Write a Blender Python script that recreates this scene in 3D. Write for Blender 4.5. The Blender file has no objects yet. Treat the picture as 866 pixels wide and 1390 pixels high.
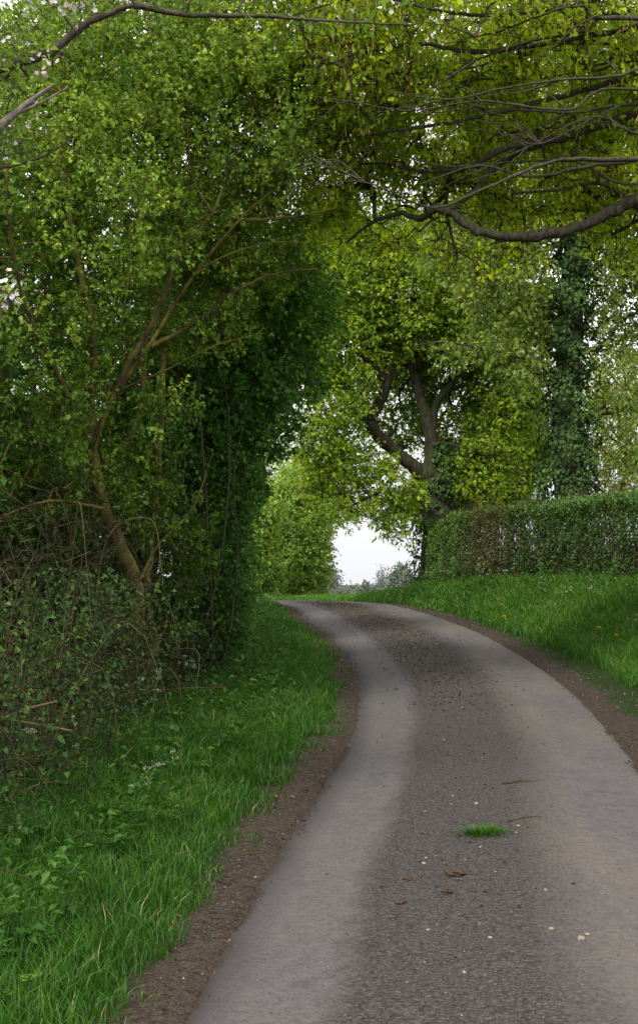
import bpy, math
import numpy as np
from mathutils import Vector

rng = np.random.default_rng(7)
sc = bpy.context.scene
COL = sc.collection
R = math.radians

# ------------------------------------------------------------------ camera
W, H, F = 866.0, 1390.0, 1800.0
EYE, HORIZON = 1.80, 790.0
PITCH = math.atan((HORIZON - H / 2) / F)
cd = bpy.data.cameras.new('camera')
cd.sensor_fit = 'VERTICAL'; cd.sensor_height = 36.0; cd.lens = 36.0 * F / H
cd.clip_start = 0.1; cd.clip_end = 6000
cam = bpy.data.objects.new('camera', cd); COL.objects.link(cam)
cam.location = (0, 0, EYE); cam.rotation_euler = (R(90) + PITCH, 0, 0)
sc.camera = cam

def at(px, py, Y):
    v = (H / 2 - py) / F; u = (px - W / 2) / F
    dy = math.cos(PITCH) - v * math.sin(PITCH)
    dz = math.sin(PITCH) + v * math.cos(PITCH)
    return np.array([u / dy * Y, Y, EYE + dz / dy * Y])

# ------------------------------------------------------------------ ground profile
GY = np.array([-3000, -60, -20, 0, 6, 8.6, 12.5, 17, 21, 26, 30, 33, 36, 39, 44, 54, 62, 80, 120, 200, 3000.])
GZ = np.array([-2, -2, -.6, -.12, 0, .10, .30, .46, .60, .82, 1.0, 1.12, 1.2, 1.215, 1.19, 1.08, .55, -1.2, -3, -4, -4.])
_m = np.gradient(GZ, GY)
for i in range(1, len(GY) - 1):
    a = (GZ[i] - GZ[i-1]) / (GY[i] - GY[i-1]); b = (GZ[i+1] - GZ[i]) / (GY[i+1] - GY[i])
    _m[i] = 0 if a * b <= 0 else 2 * a * b / (a + b)
def g(Y):
    Y = np.clip(np.asarray(Y, float), -2999, 2999)
    i = np.clip(np.searchsorted(GY, Y) - 1, 0, len(GY) - 2)
    h = GY[i+1] - GY[i]; t = (Y - GY[i]) / h
    return ((1 + 2*t) * (1-t)**2 * GZ[i] + t * (1-t)**2 * h * _m[i]
            + t*t * (3 - 2*t) * GZ[i+1] + t*t * (t-1) * h * _m[i+1])
_ys = np.arange(4.5, 39, .01)
_sl = (g(_ys) - EYE) / _ys
def road_pt(px, py):
    v = (H / 2 - py) / F
    s = (math.sin(PITCH) + v * math.cos(PITCH)) / (math.cos(PITCH) - v * math.sin(PITCH))
    k = np.argmax(_sl >= s) if (_sl >= s).any() else len(_ys) - 1
    p = at(px, py, _ys[k])
    return p[:2]

left_px = [(232,1390),(284,1300),(325,1230),(380,1150),(428,1075),(474,1000),(485,950),(480,910),(465,885),(441,860),(412,842)]
right_px = [(1100,1390),(1040,1300),(985,1215),(920,1120),(866,1040),(838,1000),(800,957),(752,915),(705,885),(655,858),(595,836)]
Lw = [(-1.15,-12.),(-.9,-2.)] + [tuple(road_pt(*p)) for p in left_px] + [(-.55,33.2),(-1.15,36.0),(-2.6,38.6),(-5.2,40.8),(-11,43.5),(-24,46)]
Rw = [(1.6,-12.),(1.75,-2.)] + [tuple(road_pt(*p)) for p in right_px] + [(2.25,33.6),(1.85,36.6),(.75,40.2),(-1.6,43.4),(-8,46.9),(-23,49.6)]
def smooth_poly(P, n, it=3):
    P = np.array(P, float)
    for _ in range(it):                      # Chaikin
        Q = np.empty((2 * len(P) - 2, 2)); Q[0::2] = .75*P[:-1] + .25*P[1:]; Q[1::2] = .25*P[:-1] + .75*P[1:]
        P = np.vstack([P[:1], Q, P[-1:]])
    return P
Lw = smooth_poly(Lw, 0); Rw = smooth_poly(Rw, 0)
def resample_pair(A, B, n):
    C = (A + B) / 2
    s = np.r_[0, np.cumsum(np.linalg.norm(np.diff(C, axis=0), axis=1))]
    t = np.linspace(0, s[-1], n)
    f = lambda P: np.c_[np.interp(t, s, P[:, 0]), np.interp(t, s, P[:, 1])]
    return f(A), f(B), t
NR = 520
RL, RR_, RS = resample_pair(Lw, Rw, NR)
RC = (RL + RR_) / 2
RW2 = np.linalg.norm(RR_ - RL, axis=1) / 2
def road_dist(P):
    """signed distance outside the asphalt edge; side<0 left, >0 right"""
    P = np.asarray(P, float)
    out = np.empty(len(P)); side = np.empty(len(P)); lat = np.empty(len(P))
    T = np.gradient(RC, axis=0); T /= np.linalg.norm(T, axis=1)[:, None]
    for s in range(0, len(P), 20000):
        Q = P[s:s+20000]
        d2 = (Q[:, None, 0] - RC[None, :, 0])**2 + (Q[:, None, 1] - RC[None, :, 1])**2
        k = d2.argmin(1); D = Q - RC[k]
        crs = T[k, 0] * D[:, 1] - T[k, 1] * D[:, 0]
        out[s:s+20000] = np.sqrt(d2[np.arange(len(Q)), k]) - RW2[k]
        side[s:s+20000] = np.where(crs > 0, -1, 1)
    return out, side

HEDGE = np.array([(8.6,4.),(8.0,10.),(7.1,17.),(6.35,21.5),(5.85,24.),(5.05,28.),(4.1,32.),(3.2,36.),(2.95,37.2)])
HT = np.interp
def hedge_x(Y): return np.interp(Y, HEDGE[:, 1], HEDGE[:, 0])
def ss(x, a, b):
    t = np.clip((x - a) / (b - a), 0, 1); return t*t*(3-2*t)
def vnoise(X, Y, s, seed):
    r = np.random.default_rng(seed); o = 0
    for k in range(6):
        a = r.uniform(0, 6.28); f = r.uniform(.6, 1.7) / s; p = r.uniform(0, 6.28)
        o = o + np.sin((X*math.cos(a) + Y*math.sin(a)) * f * 6.28 + p)
    return o / 6
BY = [-60, 0, 17, 21, 24, 28, 32, 36, 39, 46, 60, 90]; BB = [.5, 1.0, 1.15, 1.1, 1.0, .86, .68, .46, .3, .1, 0, 0]
def terrain(X, Y, dist=None, side=None):
    X = np.asarray(X, float); Y = np.asarray(Y, float)
    if dist is None: dist, side = road_dist(np.c_[X, Y])
    z = g(Y).copy()
    d = np.maximum(dist, 0)
    dh = np.maximum(hedge_x(Y) - X, 0)
    t = d / (d + dh + 1e-6)
    B = np.interp(Y, BY, BB)
    bank = np.where(side > 0, B * ss(t, .05, 1.0) * ss(d, .2, .8), 0)
    bank = np.where((side > 0) & (X > hedge_x(Y)), B, bank)
    lft = np.where(side < 0, .16 * ss(d, .3, 1.6) * ss(-Y, -48, -38), 0)
    rough = ss(dist, .1, .9)
    z += bank + lft + rough * (.05 * vnoise(X, Y, 1.1, 3) + .02 * vnoise(X, Y, .4, 4))
    z += np.where(dist < .0, -.05 * ss(-dist, -.02, .12), 0)
    return z
def tz(x, y): return float(terrain([x], [y])[0])

# ------------------------------------------------------------------ mesh helpers
def make_mesh(name, V, F_, mats=None, tint=None, smooth=False, matidx=None, uv=None):
    """F_: list of (k,3)/(k,4) int arrays"""
    me = bpy.data.meshes.new(name)
    V = np.asarray(V, np.float32)
    F_ = [f for f in F_ if len(f)]
    loops = np.concatenate([f.ravel() for f in F_]).astype(np.int32)
    tot = np.concatenate([np.full(len(f), f.shape[1], np.int32) for f in F_])
    start = np.r_[0, np.cumsum(tot)[:-1]].astype(np.int32)
    me.vertices.add(len(V)); me.vertices.foreach_set('co', V.ravel())
    me.loops.add(len(loops)); me.loops.foreach_set('vertex_index', loops)
    me.polygons.add(len(tot)); me.polygons.foreach_set('loop_start', start); me.polygons.foreach_set('loop_total', tot)
    if smooth: me.polygons.foreach_set('use_smooth', np.ones(len(tot), bool))
    for m in (mats if isinstance(mats, (list, tuple)) else [mats]):
        me.materials.append(m)
    if matidx is not None: me.polygons.foreach_set('material_index', np.asarray(matidx, np.int32))
    if tint is not None:
        a = me.attributes.new('tint', 'FLOAT', 'POINT'); a.data.foreach_set('value', np.asarray(tint, np.float32))
    if uv is not None:
        l = me.uv_layers.new(name='uv'); l.data.foreach_set('uv', np.asarray(uv, np.float32)[loops].ravel())
    me.update(calc_edges=True); me.validate()
    return me
def obj(name, V, F_, mat, parent=None, **k):
    o = bpy.data.objects.new(name, make_mesh(name, V, F_, mat, **k)); COL.objects.link(o)
    if parent is not None:
        o.parent = parent
        o.matrix_parent_inverse = parent.matrix_world.inverted() if False else o.matrix_parent_inverse
    return o
def thing(name, label, cat, loc=(0, 0, 0), group=None):
    o = bpy.data.objects.new(name, None); COL.objects.link(o)
    o.location = [float(c) for c in loc]; o['label'] = label; o['category'] = cat
    if group: o['group'] = group
    o.empty_display_size = .2
    return o
def tag(o, label, cat, group=None, kind=None):
    if label: o['label'] = label
    if cat: o['category'] = cat
    if group: o['group'] = group
    if kind: o['kind'] = kind
    return o
class Acc:
    def __init__(s): s.V = []; s.T = []; s.Q = []; s.t = []; s.n = 0
    def add(s, V, Q=None, T=None, tint=0.5):
        V = np.asarray(V, float)
        s.V.append(V)
        if Q is not None and len(Q): s.Q.append(np.asarray(Q) + s.n)
        if T is not None and len(T): s.T.append(np.asarray(T) + s.n)
        s.t.append(np.broadcast_to(np.asarray(tint, float), (len(V),)).copy()); s.n += len(V)
    def build(s, name, mat, parent=None, smooth=False, org=None):
        V = np.concatenate(s.V)
        if parent is not None: V = V - np.array(parent_world(parent))
        F_ = ([np.concatenate(s.Q)] if s.Q else []) + ([np.concatenate(s.T)] if s.T else [])
        return obj(name, V, F_, mat, parent, tint=np.concatenate(s.t), smooth=smooth)
def parent_world(p):
    v = Vector((0, 0, 0))
    while p is not None: v = v + p.location; p = p.parent
    return v
def nrm(v): return v / (np.linalg.norm(v, axis=-1, keepdims=True) + 1e-9)

def spline(P, per=6):
    P = np.asarray(P, float); n = len(P)
    Q = np.vstack([2*P[0]-P[1], P, 2*P[-1]-P[-2]]); out = []
    for i in range(1, n):
        p0, p1, p2, p3 = Q[i-1], Q[i], Q[i+1], Q[i+2]
        for t in np.arange(per) / per:
            out.append(.5*((2*p1) + (-p0+p2)*t + (2*p0-5*p1+4*p2-p3)*t*t + (-p0+3*p1-3*p2+p3)*t**3))
    out.append(P[-1]); return np.array(out)
def tube(acc, P, rad, sides=8, lump=0.0, seed=0, tint=.5, flare=0):
    P = np.asarray(P, float); n = len(P); rad = np.broadcast_to(np.asarray(rad, float), (n,))
    T = nrm(np.gradient(P, axis=0))
    ref = np.array([0, 0, 1.]) if abs(T[0][2]) < .8 else np.array([1., 0, 0])
    N = np.empty((n, 3)); a = np.cross(T[0], ref); N[0] = a / np.linalg.norm(a)
    for i in range(1, n):
        a = N[i-1] - T[i] * np.dot(N[i-1], T[i]); N[i] = a / (np.linalg.norm(a) + 1e-9)
    B = np.cross(T, N)
    th = np.linspace(0, 2*math.pi, sides, endpoint=False)
    r2 = np.random.default_rng(seed); ph = r2.uniform(0, 6.28, 4)
    s = np.arange(n)[:, None]
    k = 1 + lump * (np.sin(2*th[None] + s*.37 + ph[0]) * .5 + np.sin(3*th[None] - s*.23 + ph[1]) * .35 + np.sin(5*th[None] + s*.9 + ph[2]) * .25 + np.sin(s*.8 + ph[3]) * .3)
    RR = rad[:, None] * k
    V = P[:, None] + RR[..., None] * (N[:, None] * np.cos(th)[None, :, None] + B[:, None] * np.sin(th)[None, :, None])
    V = V.reshape(-1, 3)
    i = np.arange(n-1)[:, None] * sides; j = np.arange(sides)[None]
    Q = np.stack([i + j, i + (j+1) % sides, i + sides + (j+1) % sides, i + sides + j], -1).reshape(-1, 4)
    V = np.vstack([V, P[-1:] + T[-1] * rad[-1]])
    j = np.arange(sides)
    Tt = np.stack([(n-1)*sides + j, (n-1)*sides + (j+1) % sides, np.full(sides, n*sides)], -1)
    acc.add(V, Q, Tt, tint)
def prisms(acc, A, B, ra, rb, sides=3, tint=.5):
    A = np.asarray(A, float); B = np.asarray(B, float); n = len(A)
    if n == 0: return
    T = nrm(B - A); ref = np.where(np.abs(T[:, 2:3]) < .9, np.array([[0, 0, 1.]]), np.array([[1., 0, 0]]))
    N = nrm(np.cross(T, ref)); Bn = np.cross(T, N)
    th = np.linspace(0, 2*math.pi, sides, endpoint=False)
    off = N[:, None] * np.cos(th)[None, :, None] + Bn[:, None] * np.sin(th)[None, :, None]
    ra = np.broadcast_to(ra, (n,)); rb = np.broadcast_to(rb, (n,))
    V = np.concatenate([A[:, None] + off * ra[:, None, None], B[:, None] + off * rb[:, None, None]], 1).reshape(-1, 3)
    i = np.arange(n)[:, None] * 2 * sides; j = np.arange(sides)[None]
    Q = np.stack([i + j, i + (j+1) % sides, i + sides + (j+1) % sides, i + sides + j], -1).reshape(-1, 4)
    acc.add(V, Q, None, np.repeat(np.broadcast_to(tint, (n,)), 2*sides))
def bent(acc, A, B, ra, rb, r, wob=.12, segs=3, sides=4, sag=0., tint=.5):
    """many slightly crooked twigs from A to B"""
    A = np.asarray(A, float); B = np.asarray(B, float); n = len(A)
    if n == 0: return
    L = np.linalg.norm(B - A, axis=1)[:, None]
    ra = np.broadcast_to(ra, (n,)); rb = np.broadcast_to(rb, (n,))
    prev = A
    for k in range(1, segs + 1):
        t = k / segs
        cur = A + (B - A) * t
        if k < segs:
            cur = cur + r.normal(0, wob, (n, 3)) * L * .5
            cur[:, 2] += sag * L[:, 0] * 4 * t * (1 - t)
        t0 = (k-1) / segs
        prisms(acc, prev, cur, ra + (rb - ra) * t0, ra + (rb - ra) * t, sides, tint)
        prev = cur
def leaves(acc, P, D, Nn, L, Wd, tint, lobed=False, fold=.25, curl=.15):
    """folded leaf blades; P base, D direction, Nn rough normal"""
    n = len(P); D = nrm(D); S = nrm(np.cross(D, Nn)); N2 = np.cross(S, D)
    L = np.broadcast_to(L, (n,))[:, None]; Wd = np.broadcast_to(Wd, (n,))[:, None]
    if lobed:
        prof = [(.0, .06, 0), (.33, .62, 1), (.45, .42, 1), (.72, 1.0, 1), (1.0, .25, 0)]
        mid = [0, .4, 1.0]
        cols = []
        for y, x, u in prof: cols.append(P + D*L*y + S*Wd*x*.5 + N2*(Wd*x*fold*.5 - L*curl*y*y))
        for y, x, u in prof[::-1]: cols.append(P + D*L*y - S*Wd*x*.5 + N2*(Wd*x*fold*.5 - L*curl*y*y))
        cols.append(P + D*L*.5 - N2*L*curl*.25)
        V = np.stack(cols, 1).reshape(-1, 3); m = 11
        base = np.arange(n)[:, None, None] * m
        Q = np.array([[10, 0, 1, 2], [10, 2, 3, 4], [10, 4, 5, 6], [10, 6, 7, 8]])
        T = np.array([[10, 8, 9], [10, 9, 0]])
        acc.add(V, (base + Q[None]).reshape(-1, 4), (base + T[None]).reshape(-1, 3), np.repeat(tint, m))
    else:
        lift = Wd * fold
        V = np.stack([P, P + D*L*.42 + S*Wd*.5 + N2*lift, P + D*L - N2*L*curl, P + D*L*.42 - S*Wd*.5 + N2*lift], 1).reshape(-1, 3)
        base = np.arange(n)[:, None, None] * 4
        T = np.array([[0, 1, 2], [0, 2, 3]])
        acc.add(V, None, (base + T[None]).reshape(-1, 3), np.repeat(tint, 4))
def unit(r, n): return nrm(r.normal(size=(n, 3)))

# ------------------------------------------------------------------ materials
class NT:
    def __init__(s, name):
        s.m = bpy.data.materials.new(name); s.m.use_nodes = True; s.t = s.m.node_tree; s.t.nodes.clear()
        s.out = s.n('ShaderNodeOutputMaterial')
    def n(s, kind, **k):
        x = s.t.nodes.new(kind)
        for a, b in k.items():
            if a in x.inputs: s.put(x, a, b)
            else: setattr(x, a, b)
        return x
    def put(s, x, key, val):
        if isinstance(val, bpy.types.NodeSocket): s.t.links.new(val, x.inputs[key])
        else: x.inputs[key].default_value = val
    def noise(s, vec, scale, detail=4, rough=.55, dist=0):
        x = s.n('ShaderNodeTexNoise'); x.inputs['Scale'].default_value = scale; x.inputs['Detail'].default_value = detail
        x.inputs['Roughness'].default_value = rough; x.inputs['Distortion'].default_value = dist
        if vec is not None: s.t.links.new(vec, x.inputs['Vector'])
        return x.outputs['Fac']
    def ramp(s, fac, stops, interp='LINEAR'):
        x = s.n('ShaderNodeValToRGB'); cr = x.color_ramp; cr.interpolation = interp
        while len(cr.elements) < len(stops): cr.elements.new(.5)
        for e, (p, c) in zip(cr.elements, stops):
            e.position = p; e.color = (c, c, c, 1) if isinstance(c, (int, float)) else (*c, 1)
        s.t.links.new(fac, x.inputs['Fac']); return x.outputs['Color']
    def math(s, op, a, b=None, clamp=False):
        x = s.n('ShaderNodeMath', operation=op); x.use_clamp = clamp
        s.put(x, 0, a)
        if b is not None: s.put(x, 1, b)
        return x.outputs[0]
    def mix(s, fac, a, b, blend='MIX'):
        x = s.n('ShaderNodeMix', data_type='RGBA', blend_type=blend)
        s.put(x, 0, fac); s.put(x, 6, a if not isinstance(a, tuple) else (*a, 1)); s.put(x, 7, b if not isinstance(b, tuple) else (*b, 1))
        return x.outputs[2]
    def bump(s, h, strength, dist):
        x = s.n('ShaderNodeBump'); x.inputs['Strength'].default_value = strength; x.inputs['Distance'].default_value = dist
        s.t.links.new(h, x.inputs['Height']); return x.outputs['Normal']
    def done(s, shader): s.t.links.new(shader, s.out.inputs['Surface']); return s.m
    def principled(s, col, rough, normal=None, spec=.3):
        b = s.n('ShaderNodeBsdfPrincipled'); s.put(b, 'Base Color', col if not isinstance(col, tuple) else (*col, 1))
        s.put(b, 'Roughness', rough); b.inputs['Specular IOR Level'].default_value = spec
        if normal is not None: s.t.links.new(normal, b.inputs['Normal'])
        return b.outputs[0]

GAIN = {'maple_leaf': 2.35, 'hazel_leaf': 3.0, 'oak_leaf': 4.1, 'oak_catkin': 3.0, 'sunny_oak_leaf': 2.15, 'pale_oak_leaf': 2.1, 'ivy_leaf': 2.0, 'hedge_leaf': 1.75, 'bend_bush_leaf': 2.2, 'bramble_leaf': 1.7, 'grass_blade': 1.3, 'verge_herb': 1.3, 'far_leaf': 1.5}
def leaf_mat(name, stops, trans=.42, rough=.5, spec=.3, warm=(1.15, 1.1, .55), tgain=1.0):
    s = NT(name); gn = GAIN.get(name, 1.0); stops = [(p, tuple(min(.9, x * gn) for x in c)) for p, c in stops]
    a = s.n('ShaderNodeAttribute', attribute_name='tint')
    col = s.ramp(a.outputs['Fac'], stops)
    b = s.principled(col, rough, None, spec)
    t = s.n('ShaderNodeBsdfTranslucent')
    tc = s.mix(1.0, col, tuple(w * tgain for w in warm), 'MULTIPLY')
    s.t.links.new(tc, t.inputs['Color'])
    mx = s.n('ShaderNodeMixShader'); mx.inputs[0].default_value = trans
    s.t.links.new(b, mx.inputs[1]); s.t.links.new(t.outputs[0], mx.inputs[2])
    return s.done(mx.outputs[0])
def bark_mat(name, dark, light, lichen=None, lamt=.55, scale=9., ring=1.0):
    s = NT(name)
    tc = s.n('ShaderNodeTexCoord').outputs['Object']
    mp = s.n('ShaderNodeMapping'); mp.inputs['Scale'].default_value = (1, 1, .28 * ring); s.t.links.new(tc, mp.inputs[0])
    n1 = s.noise(mp.outputs[0], scale * 2.2, 6, .65); n2 = s.noise(tc, scale * .25, 4); n3 = s.noise(tc, scale * 1.2, 5, .7)
    col = s.ramp(n1, [(.32, dark), (.68, light)])
    if lichen is not None:
        f = s.ramp(n2, [(lamt - .08, 0.), (lamt + .1, 1.)])
        f2 = s.math('MULTIPLY', f, s.ramp(n3, [(.35, .2), (.6, 1.)]))
        col = s.mix(f2, col, lichen)
    return s.done(s.principled(col, .9, s.bump(n1, .8, .02), .15))

# leaf palettes (linear albedo)
M_maple = leaf_mat('maple_leaf', [(0, (.015, .034, .005)), (.35, (.042, .088, .011)), (.7, (.092, .155, .019)), (1, (.175, .235, .036))])
M_hazel = leaf_mat('hazel_leaf', [(0, (.010, .030, .005)), (.5, (.028, .076, .010)), (1, (.080, .150, .018))], .42)
M_oak = leaf_mat('oak_leaf', [(0, (.036, .062, .006)), (.4, (.080, .120, .009)), (.75, (.132, .172, .012)), (1, (.20, .22, .022))], .62, tgain=1.25)
M_catkin = leaf_mat('oak_catkin', [(0, (.10, .085, .015)), (1, (.24, .19, .04))], .3)
M_foak = leaf_mat('sunny_oak_leaf', [(0, (.040, .080, .008)), (.45, (.105, .170, .014)), (1, (.21, .26, .025))], .5, tgain=1.3)
M_ioak = leaf_mat('pale_oak_leaf', [(0, (.045, .075, .016)), (.5, (.10, .145, .028)), (1, (.19, .22, .05))], .46, tgain=1.15)
M_ivy = leaf_mat('ivy_leaf', [(0, (.009, .022, .006)), (.6, (.026, .056, .014)), (1, (.060, .11, .028))], .18, .6, .2)
M_hedge = leaf_mat('hedge_leaf', [(0, (.065, .045, .022)), (.22, (.085, .07, .028)), (.34, (.022, .045, .016)), (.62, (.042, .092, .024)), (1, (.095, .18, .035))], .33)
M_bush = leaf_mat('bend_bush_leaf', [(0, (.032, .066, .012)), (.5, (.092, .158, .026)), (1, (.175, .25, .05))], .45, tgain=1.2)
M_far = leaf_mat('far_leaf', [(0, (.060, .085, .075)), (.5, (.11, .145, .12)), (1, (.17, .20, .155))], .3)  # distance haze is mixed into this leaf colour
M_bramble = leaf_mat('bramble_leaf', [(0, (.016, .038, .012)), (.6, (.040, .085, .022)), (.93, (.09, .17, .035)), (1, (.12, .14, .05))], .35, .6, .15)
M_grass = leaf_mat('grass_blade', [(0, (.030, .036, .014)), (.12, (.020, .058, .006)), (.5, (.034, .116, .010)), (.88, (.082, .195, .018)), (.95, (.15, .22, .05)), (1, (.36, .28, .13))], .38, .45, .35)
M_herb = leaf_mat('verge_herb', [(0, (.016, .054, .010)), (.5, (.042, .118, .017)), (1, (.100, .205, .03))], .38)
M_petal = leaf_mat('apple_petal', [(0, (.62, .24, .32)), (.5, (.78, .62, .68)), (1, (.82, .80, .82))], .3, warm=(1, 1, 1))
M_umbel = leaf_mat('umbel_petal', [(0, (.55, .62, .40)), (1, (.82, .84, .80))], .3, warm=(1, 1, 1))
M_yellow = leaf_mat('dandelion_petal', [(0, (.75, .42, .01)), (1, (.85, .62, .02))], .2, warm=(1, 1, 1))
M_bluebell = leaf_mat('bluebell_petal', [(0, (.16, .20, .55)), (1, (.32, .38, .75))], .3, warm=(1, 1, 1))
M_dead = leaf_mat('dead_leaf', [(0, (.038, .022, .013)), (.5, (.105, .062, .034)), (.85, (.21, .145, .085)), (1, (.36, .30, .22))], .2, .8, .1)
B_maple = bark_mat('maple_bark', (.022, .017, .009), (.085, .066, .032), (.17, .145, .034), .47)
B_hazel = bark_mat('hazel_bark', (.022, .018, .012), (.075, .060, .040), (.08, .09, .035), .58)
B_oak = bark_mat('oak_bark', (.013, .012, .009), (.062, .053, .038), (.045, .055, .02), .52, 6)
B_limb = bark_mat('grey_limb_bark', (.016, .014, .011), (.105, .090, .068), (.060, .072, .025), .54, 12)
B_apple = bark_mat('apple_bark', (.035, .028, .022), (.14, .115, .090), (.10, .11, .06), .58, 14)
B_stub = bark_mat('dead_wood', (.10, .085, .075), (.30, .26, .23), None, .5, 14)
B_twig = bark_mat('brown_twig', (.030, .020, .012), (.10, .070, .040), (.11, .105, .03), .58, 14)
s = NT('bramble_cane_bark')
a = s.n('ShaderNodeAttribute', attribute_name='tint').outputs['Fac']; tcx = s.n('ShaderNodeTexCoord').outputs['Object']
cc = s.ramp(a, [(0, (.012, .009, .006)), (.6, (.040, .028, .016)), (.85, (.10, .075, .034)), (1, (.17, .135, .07))])
cc = s.mix(s.ramp(s.noise(tcx, 5, 4), [(.5, 0.), (.62, .6)]), cc, (.06, .06, .016))
B_cane = s.done(s.principled(cc, .85, None, .2))
B_far = bark_mat('far_twig', (.12, .12, .13), (.20, .20, .21))  # twigs greyed with the same painted-in distance haze

# ------------------------------------------------------------------ tree builder
def blob_points(r, blobs, total):
    """blobs: (px,py,Y, rpx, rpy, rY[, weight]) -> cluster centres"""
    w = np.array([b[3] * b[4] * (b[2] / F)**2 * (b[6] if len(b) > 6 else 1) for b in blobs]); w = w / w.sum()
    out = []
    for b, k in zip(blobs, w):
        n = max(1, int(round(total * k)))
        u = unit(r, n) * (r.uniform(.12, 1, n)**(1/2.6))[:, None]
        c = at(b[0], b[1], b[2]); sc_ = b[2] / F
        out.append(c + u * np.array([b[3] * sc_, b[5], b[4] * sc_]))
    return np.vstack(out)
def grow(r, N0, C0, A, bf=.35, bias=None):
    """greedy balanced tree from limb nodes N0 (path cost C0) to attractors A. returns parent index into [N0;A]"""
    n0, n = len(N0), len(A)
    best = np.full(n, 1e9); par = np.zeros(n, int); blen = np.zeros(n)
    for s in range(0, n0):
        d = np.linalg.norm(A - N0[s], axis=1); c = d + bf * C0[s]
        m = c < best; best[m] = c[m]; par[m] = s; blen[m] = d[m] + C0[s]
    done = np.zeros(n, bool); order = []
    for _ in range(n):
        k = int(np.where(done, 1e9, best).argmin()); done[k] = True; order.append(k)
        d = np.linalg.norm(A - A[k], axis=1); c = d + bf * blen[k]
        m = (c < best) & ~done
        best[m] = c[m]; par[m] = n0 + k; blen[m] = d[m] + blen[k]
    return par, order
def tree(name, label, cat, base, limbs, blobs, n_clusters, leaves_per, leaf_len, leafM, barkM, seed,
         trunk=0, spread=.28, lobed=False, tint=(.5, .25), droop=.35, twig_r=.0022, group=None, bf=.35,
         twigs_per=7, wid=.62, minz=None, tint_fn=None, ivy=None, lump=.08, sides=9, up=.9, clear=None, wob=.14, ctint=.30):
    """limbs: list of (points, r0, r1); limbs[0] is the trunk"""
    r = np.random.default_rng(seed)
    root = thing(name, label, cat, base, group)
    nodes, cost, nrad = [], [], []
    for i, (P, r0, r1) in enumerate(limbs):
        S = spline(P, 7); rad = np.linspace(0, 1, len(S)); rad = r0 + (r1 - r0) * rad**.85
        seg = np.linalg.norm(np.diff(S, axis=0), axis=1).mean()
        S = S + np.r_[np.zeros((1, 3)), r.normal(0, 1, (len(S)-1, 3)) * np.minimum(rad[1:, None] * .22, seg * .12)]
        if i == 0: rad = rad * (1 + .55 * np.exp(-np.arange(len(S)) / 1.6))
        a = Acc(); tube(a, S, rad, sides if r0 > .04 else 6, lump, seed + i)
        a.build('trunk' if i == 0 else 'bough', barkM, root, smooth=True)
        s = np.r_[0, np.cumsum(np.linalg.norm(np.diff(S, axis=0), axis=1))]
        m = (rad < .16) | (s > .45 * s[-1])
        nodes.append(S[m]); cost.append((s[-1] - s[m]) * 0 + s[m] * .25); nrad.append(rad[m])
    nodes = np.vstack(nodes); cost = np.concatenate(cost); nrad = np.concatenate(nrad)
    A = blob_points(r, blobs, n_clusters)
    if minz is not None: A = A[A[:, 2] > minz]
    if clear is not None: A = A[clear(A)]
    par, order = grow(r, nodes, cost, A, bf)
    n0 = len(nodes); cnt = np.ones(len(A))
    for k in order[::-1]:
        p = par[k] - n0
        if p >= 0: cnt[p] += cnt[k]
    allp = np.vstack([nodes, A])
    rb = twig_r * np.sqrt(cnt + 1.0); ra = rb * 1.15
    m = par >= n0; ra[m] = np.minimum(np.maximum(ra[m], rb[m]), twig_r * np.sqrt(cnt[np.maximum(par[m]-n0, 0)] + 1)); 
    ra[~m] = np.minimum(ra[~m] * 1.25, nrad[par[~m]] * .9)
    rb = np.minimum(rb, ra)
    tw = Acc()
    bent(tw, allp[par], A, ra, rb, r, wob, 3, 4, sag=.03)
    # twiglets + leaves
    k = twigs_per; n = len(A)
    outw = nrm(A - allp[par])
    D = nrm(unit(r, n*k) + np.repeat(outw, k, 0) * .5 + np.array([0, 0, .15]))
    Lt = spread * r.uniform(.45, 1.25, n*k)
    P0 = np.repeat(A, k, 0); P1 = P0 + D * Lt[:, None]; P1[:, 2] -= Lt * droop * .3
    bent(tw, P0, P1, twig_r * 1.2, twig_r * .5, r, .12, 2, 3)
    tw.build('twigs', barkM, root)
    per = max(1, leaves_per // k)
    t = r.uniform(.25, 1.05, (n*k, per))
    P = (P0[:, None] + (P1 - P0)[:, None] * t[..., None]).reshape(-1, 3) + r.normal(0, leaf_len * .3, (n*k*per, 3))
    m = len(P)
    Dl = nrm(np.repeat(D, per, 0) * .6 + unit(r, m) * .9 + np.array([0, 0, -droop]))
    Nl = nrm(unit(r, m) * .75 + np.array([0, 0, up]))
    ct = r.normal(tint[0], ctint * .6, n)
    if tint_fn is not None: ct = ct + tint_fn(A)
    tn = np.clip(np.repeat(ct, k*per) + r.normal(0, tint[1] * .55, m), 0, 1)
    Ls = leaf_len * r.uniform(.5, 1.4, m)
    la = Acc(); leaves(la, P, Dl, Nl, Ls, Ls * wid * r.uniform(.8, 1.2, m), tn, lobed)
    la.build('crown', leafM, root)
    return root, A
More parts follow.
